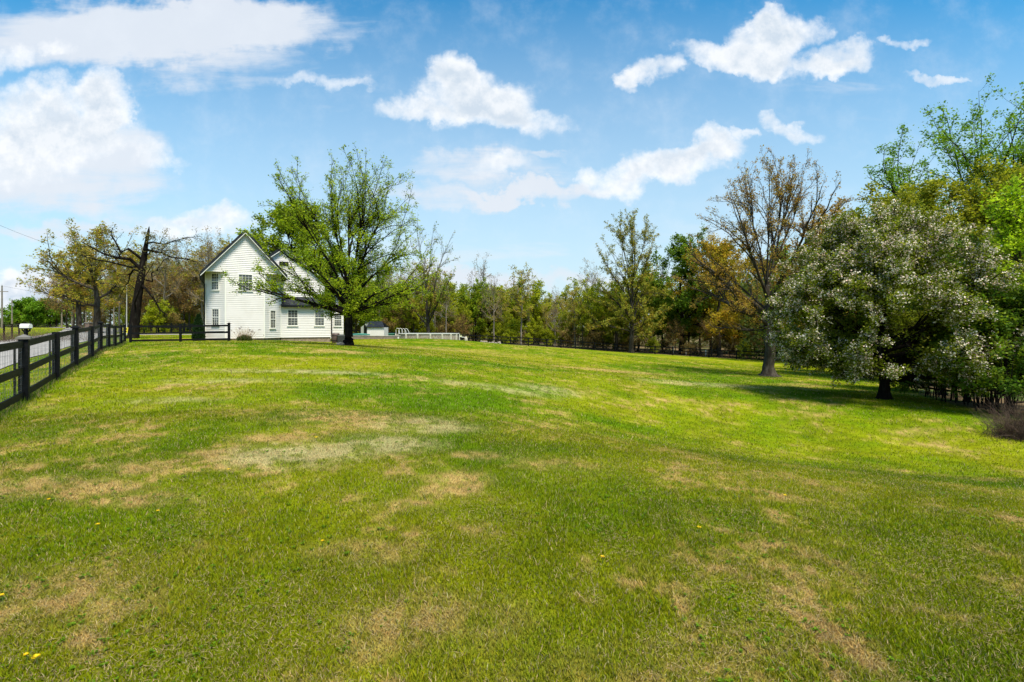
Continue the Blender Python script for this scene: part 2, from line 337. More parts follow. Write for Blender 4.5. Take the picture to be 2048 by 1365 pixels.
def ground_col(x, y):
    """albedo of the turf itself"""
    shp = x.shape; x = x.ravel(); y = y.ravel()
    n1 = fbm(x, y, 5.5, 1); n2 = fbm(x, y, 1.3, 7); n3 = fbm(x, y, .35, 13, 3); n4 = fbm(x, y, .09, 21, 2)
    lush = np.array([.078, .150, .002]); yel = np.array([.205, .222, .005]); straw = np.array([.40, .275, .10]); pale = np.array([.42, .37, .18])
    t = sstep(.30, .68, .5 * n1 + .35 * n2 + .15 * n3)[:, None]; c = lush * (1 - t) + yel * t
    # mowing passes, curving round the yard
    r = np.hypot(x + 12, y - 52); st = (np.sin(r * 2 * np.pi / 3.0 + 2 * n1) * .5 + .5)[:, None]; w2_ = sstep(0, 7, x)[:, None]; r2 = np.hypot(x + 40, y - 30); st2 = (np.sin(r2 * 2 * np.pi / 2.6 + 1.5 * n1) * .5 + .5)[:, None]; c = c * (.93 + .13 * (st * (1 - w2_) + st2 * w2_ * 1.5))
    s0 = np.zeros(len(x)); s1 = np.zeros(len(x))
    for px, py, rx, ry, a, k in PATCH:
        D = EYE * F / (py - HZ); cx = px_x(px, D); 
        for _ in range(3): D = (EYE - gz(cx, D)) * F / (py - HZ); cx = px_x(px, D)
        wx = rx / F * D; wy = D * D * ry / (F * EYE); sh = px_x(px, D) / D
        u = (x - cx - sh * (y - D)) / wx + (n2 - .5) * 1.1; v = (y - D) / wy + (n1 - .5) * .8 + (n3 - .5) * .5
        e = a * sstep(1.35, .25, np.sqrt(u * u + v * v))
        if k: s1 = np.maximum(s1, e)
        else: s0 = np.maximum(s0, e)
    near = sstep(9, 2.5, y)
    s0 = np.maximum(s0, sstep(.50, .78, .45 * n2 + .35 * n3 + .2 * n4) * (.42 + .33 * near))
    s0 = np.clip(s0 * (.45 + 1.2 * sstep(.32, .62, .6 * n3 + .4 * n2)) * (.45 + 1.1 * sstep(.36, .62, n4)), 0, 1)[:, None]; s1 = np.clip(s1 * (.25 + 1.5 * sstep(.35, .6, .6 * n3 + .4 * n4)), 0, 1)[:, None]
    c = c * (1 - .9 * s0) + straw * .9 * s0; c = c * (1 - .75 * s1) + pale * .75 * s1
    return c.reshape(shp + (3,))

TH = np.concatenate([np.linspace(-180, -62, 60)[:-1], np.linspace(-62, 62, 620), np.linspace(62, 180, 60)[1:]])
RR = np.concatenate([[0.0], np.geomspace(1.2, 900, 400)])
th = np.radians(TH); gx = RR[:, None] * np.sin(th)[None]; gy = RR[:, None] * np.cos(th)[None]
gzz = gzv(gx, gy)
c = ground_col(gx, gy)
by = beyond(gx, gy) + (fbm(gx.ravel(), gy.ravel(), 4, 3).reshape(gx.shape) - .5) * 4
lit = np.array([.15, .105, .06]); lg = fbm(gx.ravel(), gy.ravel(), 2.5, 31).reshape(gx.shape)
litc = lit[None, None] * (1 - sstep(.5, .7, lg))[..., None] + np.array([.05, .085, .018])[None, None] * sstep(.5, .7, lg)[..., None]
wb = (sstep(0, 2.0, by) * (gy > 1) * (gx > -22))[..., None]
c = c * (1 - wb) + litc * wb
nr, nt_ = gx.shape
gv = np.stack([gx, gy, gzz], -1).reshape(-1, 3)
ii, jj = np.meshgrid(np.arange(nr - 1), np.arange(nt_ - 1), indexing='ij'); a = (ii * nt_ + jj).ravel()
gf = np.stack([a, a + 1, a + nt_ + 1, a + nt_], 1)
gf = gf[:, ::-1]
me = np_mesh('ground', gv, gf, c.reshape(-1, 3), True, 'POINT')
gm = bpy.data.materials.new('turf'); gm.use_nodes = True; nt = gm.node_tree; b = nt.nodes['Principled BSDF']; b.inputs['Roughness'].default_value = .95; b.inputs['Specular IOR Level'].default_value = .02
at = nt.nodes.new('ShaderNodeAttribute'); at.attribute_name = 'tint'
tcn = nt.nodes.new('ShaderNodeTexCoord')
n1 = nt.nodes.new('ShaderNodeTexNoise'); n1.inputs['Scale'].default_value = 2.6; n1.inputs['Detail'].default_value = 12; n1.inputs['Roughness'].default_value = .78; nt.links.new(tcn.outputs['Object'], n1.inputs['Vector'])
mr = nt.nodes.new('ShaderNodeMapRange'); mr.inputs[1].default_value = .32; mr.inputs[2].default_value = .68; mr.inputs[3].default_value = .55; mr.inputs[4].default_value = 1.35; nt.links.new(n1.outputs['Fac'], mr.inputs[0])
vmn = nt.nodes.new('ShaderNodeVectorMath'); vmn.operation = 'SCALE'; nt.links.new(at.outputs['Color'], vmn.inputs[0]); nt.links.new(mr.outputs[0], vmn.inputs['Scale']); nt.links.new(vmn.outputs[0], b.inputs['Base Color'])
n2 = nt.nodes.new('ShaderNodeTexNoise'); n2.inputs['Scale'].default_value = 14; n2.inputs['Detail'].default_value = 9; n2.inputs['Roughness'].default_value = .7; nt.links.new(tcn.outputs['Object'], n2.inputs['Vector'])
bp = nt.nodes.new('ShaderNodeBump'); bp.inputs['Strength'].default_value = .9; bp.inputs['Distance'].default_value = .06; nt.links.new(n2.outputs['Fac'], bp.inputs['Height']); nt.links.new(bp.outputs[0], b.inputs['Normal'])
ground = link('ground', me, gm); tag(ground, kind='structure')

def strip(name, line, w, mt, lift, crown=0.0, fine=True):
    q = line; t = np.gradient(q, axis=0); t /= np.linalg.norm(t, axis=1)[:, None]; n = np.stack([-t[:, 1], t[:, 0]], 1)
    K = 9; off = np.linspace(-1, 1, K); rows = []
    wob = [(fbm(q[:, 0], q[:, 1], 2.0, s) - .5) * .5 for s in (5, 6)]
    for k, o in enumerate(off):
        ww = o * w / 2
        p = q + n * (ww + (wob[0] if k == 0 else wob[1] if k == K - 1 else 0 * wob[0]))[:, None]
        rows.append(np.stack([p[:, 0], p[:, 1], gzv(p[:, 0], p[:, 1]) + lift + crown * (1 - o * o)], 1))
    v = np.stack(rows, 1).reshape(-1, 3); N = len(q)
    ii, jj = np.meshgrid(np.arange(N - 1), np.arange(K - 1), indexing='ij'); a = (ii * K + jj).ravel()
    f = np.stack([a, a + K, a + K + 1, a + 1], 1)
    o = link(name, np_mesh(name, v, f, smooth=True), mt); tag(o, kind='structure'); return o
strip('road', resample(ROAD, 300), 6.0, M['asphalt'], .035, .08)
strip('driveway', resample(np.array([(-46.5, 57.5), (-36, 57), (-30, 58), (-24, 62), (-20, 66)], float), 60), 2.6, M['gravel'], .03)

# ------------------------------------------------------------------ grass
def blades(n, seed, hmin, hmax, dmin, dmax, wk, pxr=(-80, 2130)):
    r = np.random.RandomState(seed)
    D = np.exp(r.uniform(math.log(dmin), math.log(dmax), n)); px = r.uniform(*pxr, n); x = px_x(px, D); y = D * 1.0
    keep = (beyond(x, y) < 1.0) & (road_dist(x, y) > 3.1)
    hx, hy = x + 22.38, y - 40; u = hx * .866 + hy * .5; v = -hx * .5 + hy * .866
    keep &= ~((v > .2) & (u > -1.5) & (u < 10))
    x = x[keep]; y = y[keep]; D = D[keep]; n = len(x)
    c = ground_col(x, y); z = gzv(x, y)
    clump = fbm(x, y, .22, 41, 2)
    strawness = np.clip((c[:, 0] - c[:, 1]) * 8 + .4, 0, 1)
    h = r.uniform(hmin, hmax, n) * (.55 + 1.0 * clump) * (1 - .35 * strawness); w = np.maximum(.0024, D * wk) * r.uniform(.6, 1.4, n)
    az = r.uniform(0, 2 * np.pi, n); lean = r.uniform(.1, 1.05, n) + .5 * strawness; la = r.uniform(0, 2 * np.pi, n)
    bx, by_ = np.cos(az) * w, np.sin(az) * w
    tx, ty = np.cos(la) * lean * h, np.sin(la) * lean * h
    dry = r.rand(n) < (.10 + .25 * clump * 0); br = r.uniform(.62, 1.35, n)
    col = c * br[:, None]; col[dry] = np.array([.36, .29, .15]) * br[dry][:, None]
    col[:, 0] *= r.uniform(.85, 1.2, n); 
    V = np.stack([np.stack([x - bx, y - by_, z - .004], 1), np.stack([x + bx, y + by_, z - .004], 1),
                  np.stack([x + bx * .7 + tx * .45, y + by_ * .7 + ty * .45, z + h * .62], 1), np.stack([x - bx * .7 + tx * .45, y - by_ * .7 + ty * .45, z + h * .62], 1),
                  np.stack([x + tx, y + ty, z + h], 1)], 1).reshape(-1, 3)
    i = np.arange(n) * 5
    f4 = np.stack([i, i + 1, i + 2, i + 3], 1); f3 = np.stack([i + 3, i + 2, i + 4], 1)
    return V, f4, f3, np.concatenate([col, col * 1.08])
Q = [blades(520000, 3, .014, .036, 1.9, 9, .00045), blades(200000, 4, .022, .045, 8, 60, .0005)]
off = 0; VV = []; f4 = []; f3 = []; c4 = []; c3 = []
for V_, a4, a3, cc in Q:
    VV.append(V_); f4.append(a4 + off); f3.append(a3 + off); c4.append(cc[:len(a4)]); c3.append(cc[len(a4):]); off += len(V_)
grass = link('grass', np_mesh('grass', np.concatenate(VV), [np.concatenate(f4), np.concatenate(f3)], np.concatenate(c4 + c3)), M['blade'])
tag(grass, 'short mown grass with green and straw coloured blades', 'grass', kind='stuff')
del Q, VV, f4, f3

def tuft(x, y, h, n, r, spread=.05, dry=.3):
    bx = x[:, None] + r.normal(0, spread, (len(x), n)); by_ = y[:, None] + r.normal(0, spread, (len(x), n)); bx = bx.ravel(); by_ = by_.ravel(); N = len(bx); z = gzv(bx, by_)
    H = h * r.uniform(.4, 1.2, N); a = r.rand(N) * 6.283; l = r.uniform(.1, .7, N) * H; w = .003 + .0003 * by_; b_ = r.rand(N) * 6.283; wx, wy = np.cos(b_) * w, np.sin(b_) * w
    V = np.stack([np.stack([bx - wx, by_ - wy, z], 1), np.stack([bx + wx, by_ + wy, z], 1), np.stack([bx + np.cos(a) * l, by_ + np.sin(a) * l, z + H], 1)], 1).reshape(-1, 3)
    i = np.arange(N) * 3; c = np.array([.10, .17, .008]) * r.uniform(.6, 1.4, (N, 1)); d = r.rand(N) < dry; c[d] = np.array([.33, .25, .12]) * r.uniform(.6, 1.2, (d.sum(), 1))
    return V, np.stack([i, i + 1, i + 2], 1), c
r_ = np.random.RandomState(12); D_ = r_.uniform(6, 37, 900) ; x_ = -10.15 - .677 * (D_ - 10.65) + r_.normal(0, .10, 900)
V_, F_, C_ = tuft(x_, D_, .13, 9, r_); tag(link('fence_grass', np_mesh('fence_grass', V_, F_, C_), M['blade']), 'longer untrimmed grass along the foot of the roadside fence', 'grass', kind='stuff')
# broad leaved weeds and clover scattered through the turf, with dead thatch straws
n_ = 3800; D_ = np.exp(r_.uniform(math.log(2.0), math.log(14), n_)); x_ = px_x(r_.uniform(-40, 2090, n_), D_); m_ = (fbm(x_, D_, .8, 61, 3) > .50) & (beyond(x_, D_) < 0) & (road_dist(x_, D_) > 4.6); x_ = x_[m_]; D_ = D_[m_]
k_ = 7; a_ = r_.rand(len(x_), k_) * 6.283; L_ = r_.uniform(.006, .020, (len(x_), 1)) * (1 + D_[:, None] * .05); cx = (x_[:, None] + 0 * a_).ravel(); cy = (D_[:, None] + 0 * a_).ravel(); L2 = (L_ + 0 * a_).ravel(); a_ = a_.ravel(); z_ = gzv(cx, cy) + .008 + r_.uniform(0, .014, len(cx))
w_ = L2 * .32; P0 = np.stack([cx, cy, z_], 1); P1 = np.stack([cx + np.cos(a_) * L2 * .55 - np.sin(a_) * w_, cy + np.sin(a_) * L2 * .55 + np.cos(a_) * w_, z_ + L2 * .35], 1); P2 = np.stack([cx + np.cos(a_) * L2, cy + np.sin(a_) * L2, z_ + L2 * .25], 1); P3_ = np.stack([cx + np.cos(a_) * L2 * .55 + np.sin(a_) * w_, cy + np.sin(a_) * L2 * .55 - np.cos(a_) * w_, z_ + L2 * .35], 1)
V_ = np.stack([P0, P1, P2, P3_], 1).reshape(-1, 3); i_ = np.arange(len(cx)) * 4; C_ = np.array([.10, .19, .008]) * r_.uniform(.6, 1.4, (len(cx), 1))
tag(link('lawn_weeds', np_mesh('lawn_weeds', V_, np.stack([i_, i_ + 1, i_ + 2, i_ + 3], 1), C_), M['blade']), 'small broad leaved weeds and clover scattered through the lawn', 'weeds', kind='stuff')
n_ = 60000; D_ = np.exp(r_.uniform(math.log(1.9), math.log(11), n_)); x_ = px_x(r_.uniform(-60, 2110, n_), D_); m_ = (fbm(x_, D_, .5, 71, 3) > .47) & (beyond(x_, D_) < 0) & (road_dist(x_, D_) > 4.6); x_ = x_[m_]; D_ = D_[m_]; n_ = len(x_)
a_ = r_.rand(n_) * 6.283; L_ = r_.uniform(.015, .05, n_); w_ = .0011 + D_ * .00028; z_ = gzv(x_, D_) + r_.uniform(.004, .022, n_); ux, uy = np.cos(a_), np.sin(a_)
V_ = np.stack([np.stack([x_ - uy * w_, D_ + ux * w_, z_], 1), np.stack([x_ + uy * w_, D_ - ux * w_, z_], 1), np.stack([x_ + ux * L_, D_ + uy * L_, z_ + r_.uniform(-.004, .01, n_)], 1)], 1).reshape(-1, 3); i_ = np.arange(n_) * 3
C_ = np.array([.40, .30, .15]) * r_.uniform(.35, 1.2, (n_, 1)); tag(link('dead_thatch', np_mesh('dead_thatch', V_, np.stack([i_, i_ + 1, i_ + 2], 1), C_), M['blade']), 'dead straw clippings lying through the lawn', 'thatch', kind='stuff')
# ------------------------------------------------------------------ trees
def nrm(a): return a / np.maximum(np.linalg.norm(a, axis=-1, keepdims=True), 1e-9)
def tubes(paths, radii, sides):
    """paths (N,S,3), radii (N,S) -> verts, quads"""
    N, S, _ = paths.shape
    t = np.gradient(paths, axis=1); t = nrm(t)
    ref = np.where(np.abs(t[..., 2:3]) < .9, np.array([0, 0, 1.0]), np.array([1.0, 0, 0])); a = nrm(np.cross(t, ref)); b = np.cross(t, a)
    k = np.arange(sides) * 2 * np.pi / sides
    v = paths[:, :, None] + radii[:, :, None, None] * (np.cos(k)[None, None, :, None] * a[:, :, None] + np.sin(k)[None, None, :, None] * b[:, :, None])
    n, s, q = np.meshgrid(np.arange(N), np.arange(S - 1), np.arange(sides), indexing='ij')
    base = (n * S + s) * sides; i0 = base + q; i1 = base + (q + 1) % sides
    f = np.stack([i0, i1, i1 + sides, i0 + sides], -1).reshape(-1, 4)
    return v.reshape(-1, 3), f
def grow(start, d, L, r0, S, trop, wig, r, r1f=.25):
    N = len(start); P_ = np.zeros((N, S, 3)); P_[:, 0] = start; d = nrm(d.copy())
    for i in range(1, S):
        P_[:, i] = P_[:, i - 1] + d * (L / (S - 1))[:, None]
        d = nrm(d + np.array([0, 0, 1.0]) * trop + r.normal(0, wig, (N, 3)))
    t = np.linspace(0, 1, S)[None]; R = r0[:, None] * (1 - t * (1 - r1f)); return P_, R
def spawn(P_, R, L, m, ratio, ang, f0, r, rk=.6, upb=.0, f1=1.0):
    N, S, _ = P_.shape; f = (f0 + (f1 - f0) * (np.arange(m)[None] + r.rand(N, m)) / m); g = f * (S - 1); i = np.minimum(g.astype(int), S - 2); w = (g - i)[..., None]
    n = np.arange(N)[:, None]; p = P_[n, i] * (1 - w) + P_[n, i + 1] * w; t = nrm(P_[n, i + 1] - P_[n, i])
    rad = R[n, i] * rk * r.uniform(.7, 1.0, (N, m))
    q = r.normal(0, 1, (N, m, 3)); q[..., 2] += upb; q = nrm(q - (q * t).sum(-1, keepdims=True) * t)
    a = np.radians(r.uniform(ang[0], ang[1], (N, m)))[..., None]; d = t * np.cos(a) + q * np.sin(a)
    ln = L[:, None] * ratio * (1.15 - .75 * f) * r.uniform(.6, 1.25, (N, m))
    return p.reshape(-1, 3), d.reshape(-1, 3), ln.ravel(), rad.ravel()
def leaves(pos, size, r, tints, bunch, flat=.35, aspect=.62, drift=(0, 0, 0)):
    n = len(pos); s = size * r.uniform(.6, 1.4, n)
    ax = nrm(r.normal(0, 1, (n, 3)) * np.array([1, 1, .6]) + np.array(drift)); nn = r.normal(0, 1, (n, 3)); nn[:, 2] += flat * 3 * r.rand(n); sd = nrm(np.cross(ax, nn))
    up = np.cross(sd, ax) * (s * .12)[:, None]
    V = np.stack([pos, pos + ax * (s * .5)[:, None] + sd * (s * aspect * .5)[:, None] + up, pos + ax * s[:, None], pos + ax * (s * .5)[:, None] - sd * (s * aspect * .5)[:, None] + up], 1).reshape(-1, 3)
    i = np.arange(n) * 4; return V, np.stack([i, i + 1, i + 2, i + 3], 1)
GOLD = 2.39996; LB = np.array([2.15, 1.85, .95])
def make_tree(seed, prof, trunk_h, trunk_r, limbs=18, hs_top=.55, s2=(9, .42, (25, 50)), s3=(6, .45, (25, 55)), leaf=(8, .12, .25), pal=None, lean=(0, 0),
              bend=.35, trop=.05, S1=9, fork=False, lat=None, inner=.35, wood3=True, flare=1.7, tipbare=0.0, drift=(0, 0, 0), targets=None, bright=.25, flat=.35, leafz=None, s3r=.010, start_lo=.0):
    """prof: [(height, radius)...] crown outline. returns wood (V,F), leaf (V,F,tint), tips"""
    r = np.random.RandomState(seed); ph = np.array([p[0] for p in prof], float); pr = np.array([p[1] for p in prof], float)
    H = ph[-1]; zb = ph[0]; top = trunk_h + (H - trunk_h) * hs_top
    # trunk and leader
    S0 = 12; tz = np.linspace(0, top, S0); wob = np.cumsum(r.normal(0, trunk_r * .22, (S0, 2)), 0); wob[0] = 0
    tp = np.stack([wob[:, 0] + lean[0] * tz / H, wob[:, 1] + lean[1] * tz / H, tz], 1)
    tr = trunk_r * np.interp(tz, [0, trunk_h, top], [1, .82, .18])
    # root flare as extra rings
    fp = np.array([tp[0] + (0, 0, -.25), tp[0] + (0, 0, 0), tp[0] + (0, 0, trunk_r * .5), tp[0] + (0, 0, trunk_r * 1.4)]); fr = trunk_r * np.array([flare * 1.15, flare, 1.25, 1.02])
    tp2 = np.concatenate([fp, tp[1:]]); tr2 = np.concatenate([fr, tr[1:]])
    # resample trunk finely
    dd = np.concatenate([[0], np.cumsum(np.linalg.norm(np.diff(tp2, axis=0), axis=1))]); tt = np.linspace(0, dd[-1], 34) ** 1.0
    tt = np.concatenate([dd[:3], tt[tt > dd[2] + .05]])
    TP = np.stack([np.interp(tt, dd, tp2[:, k]) for k in range(3)], 1); TR = np.interp(tt, dd, tr2)
    tv, tf = tubes(TP[None], TR[None], 14)
    nv = len(TP); kk = np.arange(14); rg = 1 + .16 * np.sin(kk * 2 * np.pi / 14 * 5 + seed) * np.exp(-np.maximum(TP[:, 2:3], 0) / (trunk_r * 2.2)) + r.normal(0, .025, (nv, 14))
    tv = tv.reshape(nv, 14, 3); cen = TP[:, None]; tv = (cen + (tv - cen) * rg[..., None]).reshape(-1, 3)
    W = [(tv, tf)]
    # limbs
    if targets is None:
        u = (np.arange(limbs) + .5 + r.uniform(-.4, .4, limbs)) / limbs
        ht = zb + (H - zb) * (u ** .85); az = np.arange(limbs) * GOLD + r.uniform(-.3, .3, limbs)
        rad = np.interp(ht, ph, pr) * r.uniform(.82, 1.06, limbs)
        inn = r.rand(limbs) < inner; rad[inn] *= r.uniform(.25, .7, inn.sum())
        if lat is not None: rad = rad * (1 + lat * np.cos(az))
        tg = np.stack([rad * np.cos(az), rad * np.sin(az), ht], 1) + np.array([lean[0], lean[1], 0]) * (ht / H)[:, None]
    else:
        tg = np.array(targets, float); limbs = len(tg); ht = tg[:, 2]; u = (ht - zb) / (H - zb)
    hs = trunk_h * (1 - start_lo * r.rand(limbs)) + (top - trunk_h) * np.clip(u, 0, 1) ** 1.2 * r.uniform(.75, 1.0, limbs); hs = np.minimum(hs, np.maximum(ht - .25, trunk_h * .6))
    sx = np.interp(hs, TP[:, 2], TP[:, 0]); sy = np.interp(hs, TP[:, 2], TP[:, 1]); st = np.stack([sx, sy, hs], 1)
    d = tg - st; hor = d * np.array([1, 1, 0]); c1 = st + hor * (.5 + bend * .35) + np.array([0, 0, 1]) * d[:, 2:3] * (.5 - bend * .5)
    t = np.linspace(0, 1, S1)[None, :, None]
    P1 = (1 - t) ** 2 * st[:, None] + 2 * t * (1 - t) * c1[:, None] + t * t * tg[:, None]
    L1 = np.linalg.norm(d, axis=1)
    # the thinner limbs fork off a few leading ones instead of all leaving the trunk
    Mn = max(7, limbs // 6); order = r.permutation(limbs); mains = order[:Mn]; subs = order[Mn:]
    cp = P1[mains][:, 1:int(S1 * .72)]; ct = nrm(P1[mains][:, 2:int(S1 * .72) + 1] - P1[mains][:, 1:int(S1 * .72)]); K_ = cp.shape[1]; cp = cp.reshape(-1, 3); ct = ct.reshape(-1, 3)
    frk = {}
    for i_ in subs:
        v_ = tg[i_] - cp; dl = np.linalg.norm(v_, axis=1); cs_ = (v_ * ct).sum(1) / dl; cost = dl * (1 + 2.2 * (1 - cs_)) * r.uniform(.7, 1.4, len(cp)); j_ = int(np.argmin(cost))
        if dl[j_] < L1[i_] * .9:
            b0_ = cp[j_]; c_ = b0_ + ct[j_] * dl[j_] * .42; tt_ = np.linspace(0, 1, S1)[:, None]; P1[i_] = (1 - tt_) ** 2 * b0_ + 2 * tt_ * (1 - tt_) * c_ + tt_ ** 2 * tg[i_]; L1[i_] = dl[j_]; frk[i_] = (mains[j_ // K_], (j_ % K_ + 1) / (S1 - 1))
    nz = np.cumsum(r.normal(0, .016, (limbs, S1, 3)), 1) * L1[:, None, None]; nz[:, 0] = 0; P1 = P1 + nz * t
    r1 = np.interp(hs, TP[:, 2], TR) * r.uniform(.30, .5, limbs) * np.clip(L1 / np.max(L1) + .3, .4, 1); r1[mains] *= 1.35
    for i_, (m_, f_) in frk.items():
        fl = f_ * (S1 - 1); k_ = int(fl); w_ = fl - k_; at_ = P1[m_, k_] * (1 - w_) + P1[m_, min(k_ + 1, S1 - 1)] * w_; P1[i_] += (at_ - P1[i_, 0]) * (1 - np.linspace(0, 1, S1)[:, None]); r1[i_] = r1[m_] * (1 - f_) ** .8 * .72
    tl = np.linspace(0, 1, S1)[None]; R1 = r1[:, None] * (1 - tl) ** .8 + np.maximum(r1[:, None] * .10, .008); W.append(tubes(P1, R1, 7))
    Le = np.maximum(L1, .5 * np.max(L1)); p, d2, l2, ra2 = spawn(P1, R1, Le, s2[0], s2[1], s2[2], .18, r, .6, .25); ra2 = np.maximum(ra2, .009)
    P2, R2 = grow(p, d2, l2, ra2, 6, trop, .09, r); W.append(tubes(P2, R2, 4))
    p, d3, l3, ra3 = spawn(P2, R2, l2, s3[0], s3[1], s3[2], .2, r, .6, .2); ra3 = np.maximum(ra3, s3r * .7)
    l3 = np.maximum(l3, .25)
    P3, R3 = grow(p, d3, l3, ra3, 4, trop * .6, .12, r, .4)
    if wood3: W.append(tubes(P3, R3, 3))
    # leaves along twigs
    k, size, jit = leaf; N3 = len(P3); nb = N3
    br = np.arange(nb); hN = P3[:, -1, 2]
    kk = np.full(nb, float(k))
    if tipbare: kk *= 1 - tipbare * sstep(.35, 1, (hN - zb) / (H - zb)) 
    if leafz is not None: kk *= np.interp((hN - zb) / (H - zb), leafz[0], leafz[1])
    cnt = r.poisson(kk * r.uniform(.3, 1.7, nb)); idx = np.repeat(br, cnt); n = len(idx)
    f = r.uniform(.12, 1, n) ** .5 * 3; i = np.minimum(f.astype(int), 2); w = (f - i)[:, None]
    pos = P3[idx, i] * (1 - w) + P3[idx, i + 1] * w + r.normal(0, jit * .5, (n, 3))
    pal = pal or [(.05, .11, .012)]
    pa = np.array([q[:3] for q in pal]); pw = np.array([q[3] if len(q) > 3 else 1 for q in pal], float)
    bc = pa[r.choice(len(pa), nb, p=pw / pw.sum())] * r.uniform(1 - bright, 1 + bright, (nb, 1)); tint = bc[idx] * r.uniform(.8, 1.2, (n, 1)) * LB
    lv, lf = leaves(pos, size, r, tint, None, flat, drift=drift)
    off = 0; V = []; Fq = []
    for v, f_ in W: V.append(v); Fq.append(f_ + off); off += len(v)
    return (np.concatenate(V), np.concatenate(Fq)), (lv, lf, tint), (P3, L1)
def plant_tree(name, T, loc, bark, label, cat, group=None, rz=0.0, crown='crown'):
    root = empty(name, loc, rz); tag(root, label, cat, group)
    (wv, wf), (lv, lf, lt), _ = T
    link('trunk', np_mesh('trunk', wv, wf, smooth=True), M[bark], root)
    if len(lv): link(crown, np_mesh(crown, lv, lf, lt), M['leaf'], root)
    return root
LEAFG = [(.12, .19, .010, 3), (.17, .24, .012, 2), (.08, .14, .010, 2)]

# --- the maple in front of the house
D = 32; s = spot(697, D)
Hm = (692 - 318) / F * D
prof = [(1.9, 4.0), (2.8, 5.8), (4.2, 6.2), (6.5, 5.4), (8.5, 5.0), (10.0, 4.5), (11.2, 3.6), (Hm, 2.0)]
T = make_tree(11, prof, 1.9, .27, limbs=130, hs_top=.24, s2=(10, .25, (18, 42)), s3=(8, .42, (22, 50)), leaf=(3.3, .105, .15), pal=LEAFG, lean=(.3, 0), bend=-.05, trop=.05,
              S1=11, inner=.45, leafz=([0, .3, .55, .8, 1], [1.7, 1.5, 1.0, .85, .8]), drift=(.5, 0, .1), lat=-.08, flare=1.35, s3r=.008)
plant_tree('maple_tree', T, s, 'bark_dark', 'spreading maple with fresh green leaves and black trunk in front of the white house', 'tree')
# --- the oak on the right lawn, upper crown nearly bare with brown catkins
D = 34; s = spot(1537, D)
BR = [(.17, .125, .035, 3), (.14, .095, .035, 2), (.17, .15, .035, 2)]
prof = [(3.0, 4.2), (4.5, 5.4), (7, 5.8), (9, 5.6), (11.3, 4.8), (13.2, 3.4), (14.8, 1.2)]
T = make_tree(23, prof, 3.0, .36, limbs=120, hs_top=.34, s2=(10, .24, (15, 36)), s3=(8, .40, (20, 45)), leaf=(2.6, .10, .13), pal=BR, lean=(.5, 0), bend=.12, trop=.06,
              S1=11, inner=.4, leafz=([0, .4, .7, 1], [1.5, 1.2, .8, 1.1]), drift=(.3, 0, -.5), flare=2.0, s3r=.009)
plant_tree('oak_tree', T, s, 'bark', 'tall oak with brown opening buds and flared trunk beside the crab apple', 'tree')
# --- crab apple in blossom
D = 19; s = spot(1768, D)
prof = [(.9, 3.1), (1.4, 3.8), (2.4, 4.05), (3.5, 3.9), (4.6, 3.5), (5.8, 2.7), (6.9, 1.2)]
T = make_tree(31, prof, 1.15, .19, limbs=240, hs_top=.5, s2=(10, .28, (25, 60)), s3=(9, .45, (25, 60)), leaf=(9, .075, .15), pal=[(.045, .072, .006, 3), (.075, .11, .008, 3), (.12, .15, .02, 1)], lean=(-.1, .1), bend=.35, trop=.0,
              S1=9, inner=.25, flare=1.4, s3r=.006, lat=.03, start_lo=.3, bright=.15)
ca_root = plant_tree('crab_apple_tree', T, s, 'bark_dark', 'broad crab apple tree covered in white blossom on the right lawn', 'tree')
r = np.random.RandomState(77); P3 = T[2][0]; tips = P3[:, -1]
q = np.linalg.norm((tips - np.array([0, 0, 2.9])) / np.array([4.3, 4.3, 3.0]), axis=1)
lum = np.repeat(r.rand(len(tips) // 9) ** .8, 9); sel = np.where(r.rand(len(tips)) < sstep(.45, .95, q) * lum * 1.35)[0]
cnt = r.randint(5, 13, len(sel)); idx = np.repeat(sel, cnt); f = r.randint(1, 4, len(idx))
pos = P3[idx, f] + r.normal(0, .035, (len(idx), 3))
tn = np.array([.90, .80, .66]) * r.uniform(.72, 1.0, (len(idx), 1)); pk = r.rand(len(idx)) < .15; tn[pk] *= np.array([1, .80, .84])
lv, lf = leaves(pos, .050, r, tn, None, .4, aspect=.95); link('blossom', np_mesh('blossom', lv, lf, tn), M['petal'], ca_root)
# --- tall dense tree standing behind the house
D = 56; s = spot(590, D)
T = make_tree(41, [(5, 3.5), (7.5, 5.2), (10, 5.4), (12.6, 4.2), (14.0, 2.5), (14.6, 1.0)], 4.5, .32, limbs=60, hs_top=.6, s2=(9, .40, (25, 55)), s3=(7, .5, (25, 55)), leaf=(10, .24, .35),
              pal=[(.09, .15, .008, 3), (.12, .18, .010, 3), (.06, .105, .008, 1)], trop=.02, flare=1.3)
plant_tree('dense_tree', T, s, 'bark_dark', 'full leafy bright green tree rising behind the roof of the white house', 'tree')
# --- tulip tree beyond the fence
D = 84; s = spot(1262, D)
T = make_tree(43, [(2.5, 6.2), (6, 7.4), (9, 7.2), (12, 5.4), (16, 5.6), (19.5, 5.0), (22, 3.2), (23.4, 1.2)], 3.0, .40, limbs=110, hs_top=.5, s2=(9, .22, (14, 32)), s3=(6, .42, (18, 42)), leaf=(2.6, .22, .25),
              pal=[(.15, .165, .030, 3), (.10, .13, .028, 2), (.17, .145, .03, 1)], trop=.07, bend=.05, leafz=([0, .35, .5, 1], [2.6, 1.9, 1.0, 1.0]), lat=-.12, flare=1.3, s3r=.018)
plant_tree('tulip_tree', T, s, 'bark', 'tallest slender tree beyond the black fence, airy top against the sky', 'tree')
